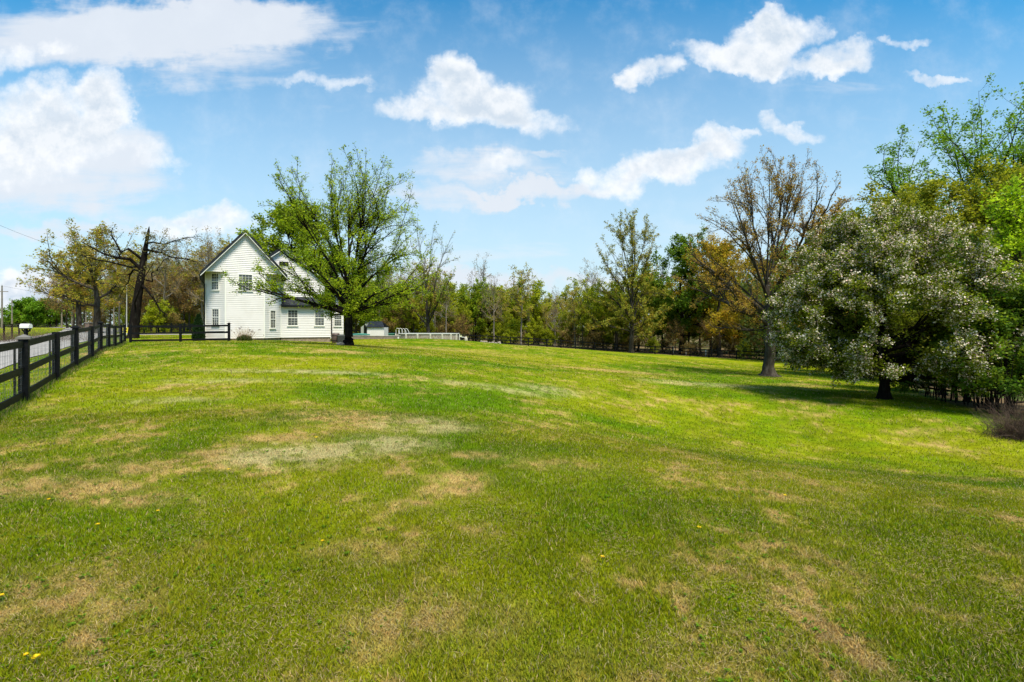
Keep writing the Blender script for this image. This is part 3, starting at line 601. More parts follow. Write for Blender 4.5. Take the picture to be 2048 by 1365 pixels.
# --- bare multi stem tree right of the maple
D = 86; s = spot(857, D)
T = make_tree(47, [(5, 3.6), (9, 5.0), (13, 5.2), (17, 4.4), (20.5, 2.6)], 1.6, .38, limbs=26, hs_top=.45, s2=(8, .34, (12, 28)), s3=(6, .42, (15, 38)), leaf=(3.4, .24, .3),
              pal=[(.12, .18, .02, 2), (.16, .13, .05, 1)], trop=.08, bend=.05, leafz=([0, .3, .5, 1], [4, 2.2, .25, .15]), flare=1.3, s3r=.014)
plant_tree('sparse_tree', T, s, 'bark', 'thin multi stemmed tree with nearly bare top behind the pool', 'tree')
# --- right hand wood edge
def big(name, seed, px, D, prof, th, tr, pal, label, bark='bark', leaf=(9, .2, .3), group=None, **k):
    T = make_tree(seed, prof, th, tr, leaf=leaf, pal=pal, **k); return plant_tree(name, T, spot(px, D), bark, label, 'tree', group)
GOLDP = [(.20, .16, .018, 3), (.15, .15, .016, 2), (.19, .13, .02, 1)]
big('golden_oak', 53, 1440, 84, [(3, 5), (7, 8), (12, 8.2), (16, 6.5), (19.0, 3), (20, 1)], 2.6, .42, GOLDP, 'golden leaved oak with low drooping branches left of the lawn oak', limbs=40, s2=(10, .42, (25, 60)), s3=(7, .5, (25, 60)), leaf=(10, .30, .4), s3r=.016)
big('dark_leafy_tree', 54, 1365, 88, [(3, 4), (7, 6), (12, 6.8), (16.5, 5.8), (19.5, 3.5), (21, 1)], 4, .42, [(.05, .105, .012, 3), (.075, .135, .014, 2)], 'dark green leafy tree with forked black trunk beyond the fence', bark='bark_dark', limbs=36, s2=(9, .42, (25, 55)), s3=(7, .5, (25, 55)), leaf=(9, .33, .4), s3r=.016)
big('golden_oak', 55, 1650, 66, [(3, 5), (8, 6.5), (13, 6.8), (17, 5), (20.5, 1.5)], 3, .4, [(.18, .12, .02, 3), (.14, .11, .02, 2)], 'rusty orange leaved oak rising behind the crab apple', limbs=40, s2=(10, .40, (20, 50)), s3=(7, .45, (20, 50)), leaf=(8, .26, .35), s3r=.014)
big('green_tree', 56, 1560, 92, [(3, 5), (8, 7), (13, 7), (17, 5), (20, 1.5)], 3, .4, [(.09, .17, .014, 3), (.06, .12, .012, 2)], 'mid green tree showing between the branches of the lawn oak', limbs=34, s2=(9, .42, (25, 55)), s3=(7, .5, (25, 55)), leaf=(10, .34, .4), s3r=.016)
OL = [(.115, .15, .012, 3), (.14, .165, .014, 3), (.09, .115, .012, 1)]
big('olive_tree', 57, 1815, 34, [(3, 4), (6, 5.3), (9, 5.4), (11.5, 4.0), (13.2, 1.2)], 2.4, .3, OL, 'rounded yellow olive tree behind the top of the crab apple', limbs=44, s2=(10, .42, (25, 60)), s3=(7, .5, (25, 60)), leaf=(18, .19, .35))
big('olive_tree', 65, 1735, 40, [(3, 3.5), (6, 4.8), (9, 4.6), (11, 3.2), (12.4, 1)], 2.4, .28, OL, 'pale olive tree behind the left shoulder of the crab apple', limbs=40, s2=(10, .42, (25, 60)), s3=(7, .5, (25, 60)), leaf=(13, .22, .35))
big('olive_tree', 58, 1985, 32, [(3, 4), (6, 5.0), (9, 5.4), (11.8, 4.2), (13.6, 1.2)], 2.4, .3, OL, 'olive green tree under the tall maple at the right edge', limbs=44, s2=(10, .42, (25, 60)), s3=(7, .5, (25, 60)), leaf=(18, .19, .35))
big('tall_maple', 59, 1945, 42, [(11, 4.5), (13.2, 9.4), (16.0, 9.0), (18.5, 7.6), (21, 6.4), (23.6, 3)], 9.5, .42, [(.065, .145, .014, 3), (.085, .17, .014, 2)], 'tall dark limbed maple towering over the right edge of the yard', bark='bark_dark', limbs=64, hs_top=.45, s2=(10, .30, (20, 50)), s3=(7, .42, (25, 50)), leaf=(5.5, .19, .3), bend=.1, lean=(.5, 0))
big('lime_green_tree', 60, 2062, 17.5, [(1.6, 1.2), (2.6, 1.9), (4, 2.3), (5.6, 2.1), (7.0, 1.2), (8.0, .4)], 1.5, .12, [(.16, .27, .012, 3), (.20, .31, .015, 2)], 'bright lime green young tree at the far right edge', limbs=34, s2=(9, .42, (25, 60)), s3=(6, .5, (25, 60)), leaf=(7, .11, .16))
big('thicket_tree', 61, 1935, 20, [(.3, 2.2), (1.4, 3.0), (3.0, 3.0), (4.8, 2.2), (6.0, .7)], .6, .11, [(.035, .08, .010, 3), (.055, .11, .012, 2)], 'dark green thicket tree right of the crab apple', bark='bark_dark', limbs=60, s2=(9, .36, (25, 60)), s3=(6, .5, (25, 60)), leaf=(11, .10, .16), start_lo=.5)
big('thicket_tree', 62, 2020, 16.2, [(.5, 1.2), (1.1, 1.9), (2.2, 2.1), (3.2, 1.6), (4.1, .5)], .5, .09, [(.04, .09, .010, 3), (.09, .15, .012, 1)], 'low dark leafy tree over the dry brush heap', bark='bark_dark', limbs=50, s2=(8, .38, (25, 60)), s3=(6, .5, (25, 60)), leaf=(11, .09, .14), start_lo=.5)
big('thicket_tree', 63, 1885, 24, [(.3, 2.2), (1.8, 3.0), (4.0, 3.1), (6.2, 2.2), (7.4, .7)], .6, .12, [(.04, .085, .010, 3), (.075, .12, .012, 2)], 'deep green tree filling the gap behind the crab apple on its right', bark='bark_dark', limbs=60, s2=(9, .38, (25, 60)), s3=(6, .5, (25, 60)), leaf=(11, .12, .2), start_lo=.5)
big('thicket_tree', 64, 1700, 48, [(1, 3), (3, 4.2), (6, 4.6), (9, 3.4), (10.5, 1)], 1.2, .18, [(.055, .10, .012, 3), (.10, .12, .014, 2)], 'dusky green tree low behind the crab apple on its left', bark='bark_dark', limbs=34, s2=(9, .42, (25, 60)), s3=(6, .5, (25, 60)), leaf=(9, .2, .3))
# thin dark stems under the thicket
rs = random.Random(5)
st = MB()
for i in range(70):
    px = rs.uniform(1850, 2030); D = np.interp(px, EDGE[:, 0], EDGE[:, 1]) + rs.uniform(1.2, 5); x, y, z = spot(px, D); h = rs.uniform(1.2, 2.8); a = rs.uniform(-.3, .3); b_ = rs.uniform(-.3, .3)
    st.tube([(x, y, z - .1), (x + a * .4, y + b_ * .4, z + h * .5), (x + a, y + b_, z + h)], [.022, .016, .006], 5, False)
tag(st.build('thicket_stems', M['bark_dark']), 'dark upright saplings crowding under the trees at the right edge', 'saplings', kind='stuff')
# dry brush heap
def brush(name, px, D, w, h, n, seed, label, cat='brush', m='twig', kind='stuff', arc=.5):
    r = np.random.RandomState(seed); x0, y0, z0 = spot(px, D)
    st = np.stack([x0 + r.normal(0, w, n), y0 + r.normal(0, w * .7, n), np.zeros(n)], 1); st[:, 2] = gzv(st[:, 0], st[:, 1]) - .03
    d = r.normal(0, .55, (n, 3)); d[:, 2] = 1; L = h * r.uniform(.35, 1.2, n) * np.exp(-((st[:, 0] - x0) / (w * 2)) ** 2)
    P_, R = grow(st, d, L, r.uniform(.003, .008, n), 6, -.12 * arc, .12, r); p, d2, l2, ra = spawn(P_, R, L, 3, .5, (20, 60), .3, r); P2, R2 = grow(p, d2, l2, np.maximum(ra, .002), 4, -.05, .15, r)
    v1, f1 = tubes(P_, R, 4); v2, f2 = tubes(P2, R2, 3)
    o = link(name, np_mesh(name, np.concatenate([v1, v2]), np.concatenate([f1, f2 + len(v1)])), M[m]); tag(o, label, cat, kind=kind); return o
brush('brush_heap', 2045, 12.9, .36, 1.0, 700, 3, 'heap of dry brown brush and weeds at the edge of the lawn')
brush('roadside_weeds', 18, 40, 3.2, 1.5, 1300, 4, 'tall dry brown weeds along the far side of the road', 'weeds')

# --- left side trees
def snag():
    r = np.random.RandomState(9); root = empty('broken_tree', spot(264, 46)); tag(root, 'leaning dark tree with a splintered broken top left of the house', 'tree')
    k = F / 46
    pz = lambda px, py: np.array([(px - 264) / k, 0.0, (660 - py) / k])
    tp = [pz(264, 664), pz(266, 655), pz(267, 630), pz(271, 590), pz(276, 550), pz(280, 520), pz(283, 495), pz(287, 465), pz(290, 445), pz(290.5, 434)]
    W = []; a = np.array(tp)[None]; 
    a[0, :, 1] += np.linspace(0, .5, 10); W.append(tubes(a, np.array([[.60, .46, .40, .36, .31, .28, .24, .15, .11, .02]]), 12))
    limbs = [([(278, 520), (262, 502), (240, 500), (215, 492), (195, 480), (178, 470)], .17), ([(279, 500), (268, 483), (255, 490), (248, 470), (236, 455), (228, 440)], .13),
             ([(285, 480), (296, 484), (310, 486), (325, 494), (350, 497), (372, 503)], .13), ([(286, 470), (300, 466), (318, 470), (340, 462), (360, 455), (384, 452)], .09),
             ([(276, 550), (290, 560), (305, 580), (318, 605), (332, 612), (345, 618)], .12), ([(277, 540), (292, 545), (305, 530), (320, 525), (335, 505), (345, 500)], .08),
             ([(272, 525), (255, 520), (240, 530), (228, 545), (222, 560), (215, 575)], .10), ([(287, 458), (292, 457), (296, 457), (299, 456.6), (301, 456.5), (302, 456.2)], .05),
             ([(284, 490), (296, 492), (312, 480), (330, 486), (345, 478), (362, 492)], .07), ([(268, 600), (285, 590), (300, 560), (312, 540), (320, 520), (330, 512)], .07),
             ([(280, 515), (262, 518), (238, 510), (214, 506), (190, 500), (160, 492)], .11)]
    Ps = np.zeros((len(limbs), 6, 3)); R0 = np.array([l[1] for l in limbs])
    for i, (pts, _) in enumerate(limbs):
        dep = np.cumsum(r.normal(0, .35, 6)); dep[0] = .2
        for j, q in enumerate(pts): Ps[i, j] = pz(*q) + np.array([0, dep[j], 0])
    R1 = R0[:, None] * np.linspace(1, .2, 6)[None]; W.append(tubes(Ps, R1, 7)); L1 = np.linalg.norm(np.diff(Ps, axis=1), axis=2).sum(1)
    p, d, l, ra = spawn(Ps, R1, L1, 12, .30, (35, 80), .3, r, .5); P2, R2 = grow(p, d, l, np.maximum(ra, .016), 6, .02, .28, r); W.append(tubes(P2, R2, 4))
    p, d, l, ra = spawn(P2, R2, l, 6, .5, (30, 70), .2, r, .6); P3, R3 = grow(p, d, np.maximum(l, .2), np.maximum(ra, .010), 4, .0, .2, r); W.append(tubes(P3, R3, 3))
    off = 0; V = []; Fq = []
    for v, f_ in W: V.append(v); Fq.append(f_ + off); off += len(v)
    link('trunk', np_mesh('trunk', np.concatenate(V), np.concatenate(Fq), smooth=True), M['bark_dark'], root)
    idx = np.repeat(np.arange(len(P3)), 3); pos = P3[idx, -1] + r.normal(0, .1, (len(idx), 3)); keep = (pos[:, 2] > 3) ; pos = pos[keep]
    tn = np.array([.24, .21, .06]) * r.uniform(.6, 1.3, (len(pos), 1)); lv, lf = leaves(pos, .13, r, tn, None); link('crown', np_mesh('crown', lv, lf, tn), M['leaf'], root)
snag()
YB = [(.17, .155, .030, 3), (.14, .165, .022, 2), (.16, .11, .035, 1)]
big('roadside_oak', 71, 196, 60, [(3.5, 4.5), (6, 6.0), (9, 6.0), (11.2, 4.5), (13, 1.5)], 3.0, .38, YB, 'broad yellow brown budding oak beside the road', limbs=36, s2=(9, .40, (25, 55)), s3=(6, .48, (25, 55)), leaf=(5, .2, .25), s3r=.014, lat=-.15)
big('roadside_oak', 72, 160, 74, [(4, 4.5), (6, 5.6), (9, 5.0), (11, 3.0), (12.4, 1)], 3.4, .36, YB, 'budding oak farthest left over the bend in the road', limbs=32, s2=(9, .40, (25, 55)), s3=(6, .48, (25, 55)), leaf=(5, .24, .25), s3r=.016, lat=-.2)
big('green_tree', 73, 68, 115, [(1, 3), (3, 4.6), (5, 4.4), (6.6, 1.5)], 1.2, .2, [(.06, .14, .012, 3), (.09, .17, .014, 1)], 'round green tree across the road near the utility poles', limbs=26, leaf=(12, .35, .5), s3r=.02)
big('green_tree', 74, 100, 120, [(1, 3), (3, 4.0), (5, 4.0), (6.2, 1.5)], 1.2, .2, [(.085, .15, .014, 3), (.12, .17, .014, 1)], 'paler green tree right of the round one across the road', limbs=26, leaf=(10, .35, .5), s3r=.02)
big('green_tree', 75, 36, 125, [(1, 2.5), (2.6, 3.4), (4, 3.0), (5, 1)], 1.0, .18, [(.07, .14, .012, 3)], 'small green tree behind the nearer utility pole', limbs=22, leaf=(9, .35, .5), s3r=.02)

# --- wood prototypes, copied
protos = []
def proto(name, seed, prof, th, tr, pal, bark, leaf, **k):
    T = make_tree(seed, prof, th, tr, leaf=leaf, pal=pal, s3r=.018, flare=1.25, **k); (wv, wf), (lv, lf, lt), _ = T
    mw = np_mesh('trunk', wv, wf, smooth=True); mw.materials.append(M[bark]); ml = np_mesh('crown', lv, lf, lt); ml.materials.append(M['leaf'])
    root = bpy.data.objects.new(name, None); a = bpy.data.objects.new('trunk', mw); b_ = bpy.data.objects.new('crown', ml); a.parent = root; b_.parent = root
    protos.append((root, a, b_)); return len(protos) - 1
GA = [(.14, .19, .012, 3), (.18, .22, .014, 2), (.10, .15, .010, 1)]
GB = [(.085, .145, .010, 3), (.125, .18, .012, 2)]
GC = [(.18, .18, .045, 2), (.15, .13, .05, 2), (.15, .18, .03, 1)]
GM = [(.15, .12, .085, 2), (.13, .12, .055, 2)]
proto('slender_tree', 81, [(3.5, 1.6), (6, 2.4), (9, 2.9), (11.3, 2.5), (12.6, 1.5)], 4.0, .15, GA, 'bark', (6, .26, .3), limbs=24, s2=(7, .45, (20, 50)), s3=(5, .5, (25, 55)))
proto('slender_tree', 82, [(4.5, 1.3), (7, 2.0), (10, 2.7), (12, 2.3), (13.4, 1.2)], 5.0, .14, GC, 'bark_pale', (3.5, .24, .3), limbs=22, s2=(7, .42, (15, 40)), s3=(5, .5, (20, 50)))
proto('leafy_tree', 83, [(2.0, 2.2), (4, 3.2), (7, 3.8), (9.5, 3.3), (11, 1.8)], 2.4, .18, GA, 'bark', (9, .28, .35), limbs=26, s2=(8, .45, (25, 55)), s3=(5, .5, (25, 55)))
proto('leafy_tree', 84, [(2.5, 2.2), (5, 3.0), (8, 3.7), (10.8, 3.0), (12.2, 1.6)], 2.8, .18, GB, 'bark_dark', (9, .28, .35), limbs=26, s2=(8, .45, (25, 55)), s3=(5, .5, (25, 55)))
proto('bare_tree', 85, [(4.0, 1.8), (7, 2.6), (10, 2.6), (12.5, 2.0), (14.4, .7)], 4.0, .16, GM, 'bark_pale', (1.0, .18, .3), limbs=22, s2=(8, .42, (15, 40)), s3=(6, .5, (20, 45)))
proto('understory_shrub', 86, [(.5, 1.4), (1.6, 2.2), (3, 2.2), (4.6, .8)], .5, .07, GA, 'bark', (7, .22, .3), limbs=22, s2=(7, .45, (25, 60)), s3=(4, .5, (25, 60)))
proto('understory_shrub', 87, [(.4, 1.6), (1.4, 2.4), (2.8, 2.2), (4.0, .8)], .4, .07, GM, 'bark', (3.2, .17, .3), limbs=24, s2=(8, .45, (25, 60)), s3=(6, .5, (25, 60)))
proto('bare_tree', 88, [(2.5, 2.6), (4.5, 3.4), (7, 3.6), (9, 2.8), (10.6, 1)], 2.2, .16, [(.13, .115, .05, 2), (.14, .09, .06, 2)], 'bark', (3.6, .15, .3), limbs=28, s2=(9, .45, (25, 60)), s3=(7, .5, (25, 60)))
proto('golden_tree', 89, [(2.5, 2.6), (5, 3.6), (8, 3.6), (10.6, 2.4), (12, .8)], 2.4, .18, [(.20, .16, .022, 3), (.15, .14, .02, 2)], 'bark', (7, .27, .35), limbs=26, s2=(8, .45, (25, 55)), s3=(6, .5, (25, 55)))
KN = {0: 'slender yellow green tree', 1: 'slim pale trunked sparse tree', 2: 'bushy yellow green tree', 3: 'dark trunked leafy green tree', 4: 'leafless grey brown tree', 5: 'low yellow green shrub', 6: 'low mauve brown shrub', 7: 'spreading twiggy brown tree', 8: 'golden yellow tree'}
LM = [(115, 'by the road bend'), (180, 'above the brick pillar'), (225, 'by the fence corner'), (262, 'by the broken trunk'), (300, 'right of the broken trunk'), (345, 'midway to the house'), (390, 'by the evergreen shrub'),
      (430, 'over the left roof'), (490, 'behind the roof peak'), (570, 'behind the rear gable'), (650, 'behind the low wing'), (705, 'by the maple trunk'), (745, 'above the white shed'), (795, 'above the pool ladder'), (850, 'above the pool'),
      (915, 'above the pool filter'), (980, 'above the stone ring'), (1030, 'right of the stone ring'), (1090, 'at the mid fence'), (1150, 'before the tulip tree'), (1205, 'just left of the tulip tree'), (1262, 'behind the tulip tree'),
      (1310, 'by the first white post'), (1365, 'by the forked black trunk'), (1440, 'under the golden oak'), (1537, 'behind the oak trunk'), (1620, 'behind the crab apple edge'), (1720, 'behind the crab apple'), (1830, 'above the crab apple'), (1930, 'under the tall maple'), (2020, 'by the lime tree')]
def landmark(px): return min(LM, key=lambda q: abs(q[0] - px))[1]
WOODS = []
def wood(n, seed, pxr, Dr, kinds, where, group, sc_=(.85, 1.2), sinkf=None):
    rr = random.Random(seed)
    for i in range(n):
        px = pxr[0] + (pxr[1] - pxr[0]) * (i + rr.random()) / n; D = rr.uniform(*Dr) if not callable(Dr) else Dr(px, rr); k = rr.choice(kinds)
        root, a, b_ = protos[k]; c = root.copy(); COL.objects.link(c); c.location = spot(px, D); s = rr.uniform(*sc_); c.scale = (s * rr.uniform(.9, 1.15), s * rr.uniform(.9, 1.15), s); c.rotation_euler = (0, 0, rr.uniform(0, 6.28))
        for o in (a, b_): q = o.copy(); COL.objects.link(q); q.parent = c
        WOODS.append((px, KN[k] + ' ' + where + ' ' + landmark(px), c)); tag(c, 'x', 'shrub' if k in (5, 6) else 'tree', group)
wood(42, 1, (690, 1240), (88, 103), [0, 1, 2, 1, 0, 4, 3, 2, 4, 0, 7], 'in the front row', 'trees at the front of the wood', (.42, 1.05))
wood(34, 2, (680, 1250), (97, 116), [0, 1, 1, 4, 2, 4, 0], 'in the deeper row', 'trees deeper in the wood', (.7, 1.2))
wood(34, 3, (690, 1250), (89, 99), [5, 6, 5, 6, 6], 'behind the fence', 'shrubs under the wood', (.4, 1.05))
wood(26, 4, (1230, 1800), (90, 112), [0, 3, 8, 2, 4, 8], 'in the right wood', 'trees behind the lawn oak', (1.0, 1.35))
wood(26, 5, (1240, 1780), lambda p, r: np.interp(p, EDGE[:, 0], EDGE[:, 1]) + r.uniform(3, 10), [5, 6, 6, 7], 'along the right fence', 'shrubs along the right fence', (.5, .95))
wood(16, 6, (1780, 2080), (46, 62), [3, 2, 8, 3], 'in the far right wood', 'trees deep in the right wood', (1.0, 1.35))
wood(17, 7, (235, 420), (66, 84), [4, 7, 4, 1], 'in the bare grove', 'trees of the bare grove', (.72, 1.0))
wood(16, 8, (110, 250), (88, 120), [4, 7, 1, 6, 0], 'past the road', 'trees beyond the road bend', (.75, 1.05))
wood(12, 9, (240, 420), (88, 120), [0, 1, 4, 1], 'behind the bare grove', 'trees far behind the grove', (.8, 1.1))
wood(8, 10, (400, 480), (62, 80), [1, 1, 4, 1], 'beyond the house', 'trees over the left roof slope', (.85, 1.05))
wood(12, 11, (470, 700), (84, 110), [0, 2, 4], 'far beyond the house', 'trees behind the house', (.9, 1.1))
wood(14, 12, (255, 400), (62, 80), [6, 6, 5], 'under the bare grove', 'shrubs of the bare grove', (.55, .9))
def name_woods():
    d = {}
    for px, l, c in WOODS: d.setdefault(l, []).append((c.location.x / c.location.y, c))
    O_ = ['leftmost', 'second', 'third', 'fourth', 'fifth', 'sixth']
    for l, L in d.items():
        L.sort(key=lambda q: q[0])
        for i, (_, c) in enumerate(L):
            c['label'] = l if len(L) == 1 else (('left ' if i == 0 else 'right ') if len(L) == 2 else O_[i] + ' ') + l
# the wood's far mass, past the trees one can tell apart
def mass(name, seed, n, pxr, Dr, hr, size, pal, label):
    r = np.random.RandomState(seed); px = r.uniform(*pxr, n); D = r.uniform(*Dr, n); x = px_x(px, D); top = hr[0] + (hr[1] - hr[0]) * fbm(x, D * 0, 9, seed, 3); h = top * r.rand(n) ** .8
    pos = np.stack([x, D, gzv(x, D) + h], 1); pa = np.array(pal); tn = pa[(fbm(x, h, 6, seed + 5, 3) * 1.6 * len(pa) % len(pa)).astype(int)] * r.uniform(.6, 1.3, (n, 1))
    lv, lf = leaves(pos, size, r, tn, None); o = link(name, np_mesh(name, lv, lf, tn), M['leaf']); tag(o, label, 'woodland', kind='stuff')
mass('far_woodland', 5, 42000, (640, 1500), (120, 150), (6, 14), .6, [(.13, .17, .02), (.15, .14, .04), (.11, .14, .02)], 'dense far woodland closing the view behind the nearer trees')
mass('right_woodland', 6, 40000, (1480, 2120), (70, 105), (9, 17), .5, [(.07, .11, .015), (.09, .12, .02)], 'dark woodland closing the view behind the crab apple')
mass('left_woodland', 7, 9000, (105, 460), (125, 150), (4, 9), .55, [(.10, .10, .04), (.09, .12, .025)], 'thin brown woodland far behind the bare grove')
mass('roadside_hedge', 8, 6000, (-60, 112), (128, 140), (1.5, 3.6), .5, [(.07, .12, .02), (.09, .12, .03)], 'low green hedge beyond the field across the road')
name_woods()
# ------------------------------------------------------------------ fences
def post_mb(x, y, z, h, w, rz, cap):
    m = MB(); m.box((x, y, z + h / 2 - .1), (w, w, h + .2), rz); return m
def fence(name, pts, label, rails=(1.2, .65, .16), h=1.3, w=.16, caps=(), battens=False, mesh=False, bw=.14, group=None, skip_last=False):
    root = empty(name, pts[0]); tag(root, label, 'fence', group); o = np.array(pts[0])
    P_ = [np.array(p) - o for p in pts]
    for i, p in enumerate(P_):
        q = P_[min(i + 1, len(P_) - 1)] - P_[max(i - 1, 0)]; rz = math.atan2(q[1], q[0])
        m = post_mb(p[0], p[1], p[2], h, w, rz, False); po = m.build('post', M['fence'], root, bevel=.008 if w > .14 else 0)
        if i in caps:
            c = MB(); c.box((p[0], p[1], p[2] + h + .02), (w + .07, w + .07, .04), rz); e = (w + .07) / 2 * .92
            cs, sn = math.cos(rz), math.sin(rz); t = lambda a, b: (p[0] + a * cs - b * sn, p[1] + a * sn + b * cs, p[2] + h + .042)
            c.prism([t(-e, -e), t(e, -e), t(e, e), t(-e, e)], [(p[0] + u * .01, p[1] + v * .01, p[2] + h + .10) for u, v in ((-1, -1), (1, -1), (1, 1), (-1, 1))]); c.build('cap', M['cap' if i in caps[:1] and name == 'roadside_fence' else 'fence'], po)
    for i in range(len(P_) - 1):
        a, b_ = P_[i], P_[i + 1]; d = (b_ - a); L = np.linalg.norm(d[:2]); e = d / L * w / 2
        for rh in rails:
            m = MB(); m.bar(a + e + (0, 0, rh), b_ - e + (0, 0, rh + random.uniform(-.012, .012)), .03, bw); m.build('rail', M['fence'], root)
        if battens:
            n = np.array([-d[1], d[0], 0]) / L * .04
            q = b_ - d / L * .58 + n; m = MB(); m.box((q[0], q[1], q[2] + .68), (.06, .03, 1.14), math.atan2(d[1], d[0])); m.build('batten', M['fence'], root)
    if mesh:
        m = MB()
        for i in range(len(P_) - 1):
            a, b_ = P_[i], P_[i + 1]; d = b_ - a; L = np.linalg.norm(d[:2]); n = np.array([-d[1], d[0], 0]) / L * .022; k = int(L / .12)
            for j in range(k + 1):
                q = a + d * j / k + n; bul = .012 * math.sin(j * 1.7); m.tube([q + (0, 0, .1), q + (bul, bul, .6), q + (0, 0, 1.16)], .0022, 3, False)
            for j in range(9):
                zz = .12 + j * .13; m.tube([a + n + (0, 0, zz), b_ + n + (0, 0, zz)], .0022, 3, False)
        m.build('wire_mesh', M['wire'], root)
    return root
random.seed(3)
def roadpost(D): x = -10.15 - .677 * (D - 10.65); return (x, D, gz(x, D))
fp = [roadpost(D) for D in (3.9, 7.4, 10.65, 13.76, 16.75, 20.4, 23.2, 26.5, 29.9, 33.9, 37.0)]
fence('roadside_fence', fp, 'black board fence with wire mesh running beside the road', caps=[2, 4, 6], battens=True, mesh=True)
x9 = fp[-1]
fence('house_fence', [(x9[0] + .35, x9[1] + .1, x9[2]), spot(361, 38.3), spot(458, 38.7)], 'short black three board fence from the road corner to the house', caps=[2], rails=(1.16, .66, .14), w=.15)
RF = [(704, 82), (722, 81.5), (741, 81.5), (762, 81), (790, 81), (815, 81), (840, 81), (870, 81), (900, 81), (925, 80), (960, 80), (994, 80.5), (1021, 81), (1057, 81.5), (1094, 82.5), (1122, 83.5), (1151, 84.5), (1189, 85.5), (1229, 86), (1269, 85), (1310, 83.5), (1345, 82), (1380, 80), (1418, 78.5), (1473, 76), (1530, 73), (1590, 70), (1650, 67), (1715, 62)]
fence('back_fence', [spot(p, D) for p, D in RF], 'long black three board fence curving along the foot of the wood', rails=(1.22, .72, .22), h=1.36, w=.15)
fence('far_yard_fence', [spot(p, D) for p, D in ((288, 66), (317, 65), (343, 63.5), (369, 62), (392, 60))], 'thin black fence across the drive behind the short fence', rails=(1.15, .7), h=1.3, w=.13, bw=.11)

# ------------------------------------------------------------------ house
O = np.array([-22.38, 40.0]); cu = np.array([.866, .5]); cv = np.array([-.5, .866]); GZ = .36
def hl(u, v, z): p = O + cu * u + cv * v; return (p[0], p[1], z)
def hu(px, v):
    k = (px - 1024) / F; return (k * (O[1] + .866 * v) - O[0] + .5 * v) / (.866 - .5 * k)
def hz(py, u, v): return EYE - (py - HZ) / F * (O[1] + .5 * u + .866 * v)
house = empty('white_house', hl(1.4, 4, GZ)); tag(house, 'two storey white sided farmhouse with black metal gable roofs', 'house')
HI = np.array(house.location)
class HB(MB):
    def build(s, name, mt, parent=None, **k):
        s.v = [tuple(np.array(p) - HI) for p in s.v]; return MB.build(s, name, mt, parent, **k)
def siding(m, a, b, z0, z1, ztop=None, lim=None, out=(0, 0)):
    """lapped boards on the wall line a-b (house u,v); lim(z)->(t0,t1) clips a gable"""
    a = np.array(a, float); b = np.array(b, float); d = b - a; L = np.linalg.norm(d); n = np.array([d[1], -d[0]]) / L; e = .15
    k = int(math.ceil((z1 - z0) / e))
    for i in range(k):
        za, zb = z0 + i * e, min(z0 + (i + 1) * e, z1)
        t0, t1 = lim(za) if lim else (0, 1); s0, s1 = lim(zb) if lim else (0, 1)
        if t1 <= t0: break
        if s1 < s0: s0 = s1 = (t0 + t1) / 2
        A = a + d * t0 + n * .027; B = a + d * t1 + n * .027; C = a + d * s1 + n * .001; E = a + d * s0 + n * .001
        A0 = a + d * t0 + n * .001; B0 = a + d * t1 + n * .001
        m.quad(hl(*A, za), hl(*B, za), hl(*C, zb), hl(*E, zb)); m.quad(hl(*A0, za), hl(*B0, za), hl(*B, za), hl(*A, za))
def window(a, b, t, w, z0, z1, cols=3, rows=6, label=None, parent=None):
    """double hung window centred at distance t along wall line a-b"""
    a = np.array(a, float); b = np.array(b, float); d = b - a; L = np.linalg.norm(d); d /= L; n = np.array([d[1], -d[0]])
    def bx(m, t0, t1, q0, q1, o0, o1):
        P0 = a + d * t0; P1 = a + d * t1
        m.prism([hl(*(P0 + n * o0), q0), hl(*(P1 + n * o0), q0), hl(*(P1 + n * o1), q0), hl(*(P0 + n * o1), q0)][::-1], [hl(*(P0 + n * o0), q1), hl(*(P1 + n * o0), q1), hl(*(P1 + n * o1), q1), hl(*(P0 + n * o1), q1)][::-1])
    t0, t1 = t - w / 2, t + w / 2; m = HB(); c = .055
    bx(m, t0 - c, t0, z0 - c, z1 + c, .0, .075); bx(m, t1, t1 + c, z0 - c, z1 + c, .0, .075); bx(m, t0, t1, z1, z1 + c, .0, .075); bx(m, t0, t1, z0 - c, z0, .0, .075)
    wo = m.build('window', M['trim'], parent or house)
    g = HB(); bx(g, t0, t1, z0, z1, .022, .030); g.build('pane', M['glass'], wo)
    s = HB(); zm = (z0 + z1) / 2; bx(s, t0, t1, zm - .03, zm + .03, .031, .062)
    for i in range(1, cols): q = t0 + (t1 - t0) * i / cols; bx(s, q - .007, q + .007, z0, zm - .03, .031, .048); bx(s, q - .007, q + .007, zm + .03, z1, .031, .048)
    for i in range(1, rows):
        if i * 2 == rows: continue
        q = z0 + (z1 - z0) * i / rows; bx(s, t0, t1, q - .007, q + .007, .031, .0475)
    s.build('sash', M['trim'], wo)
    l = HB(); bx(l, t0 - c - .03, t1 + c + .03, z0 - c - .04, z0 - c, .0, .10); l.build('sill', M['trim'], wo)
U0, U1 = -1.35, 4.1; VB = 1.4; EV = 5.83; UM = (U0 + U1) / 2; PK = 8.95
SL = (PK - EV) / (UM - U0 + .2)
w = HB(); zb = .62
siding(w, (0, 0), (2.75, 0), zb, EV); siding(w, (U0, VB), (0, 0), zb, EV); siding(w, (2.75, 0), (U1, VB), zb, EV)
siding(w, (U0, 11), (U0, VB), zb, EV); siding(w, (U1, VB), (U1, 11), zb, EV)
siding(w, (U0 - .0, 0), (U1, 0), EV, PK, lim=lambda z: ((z - EV) / (PK - EV) * .5, 1 - (z - EV) / (PK - EV) * .5))
w.quad(hl(U1, 11, zb), hl(U0, 11, zb), hl(U0, 11, EV), hl(UM, 11, PK), hl(U1, 11, EV))
w.build('wall', M['white'], house)
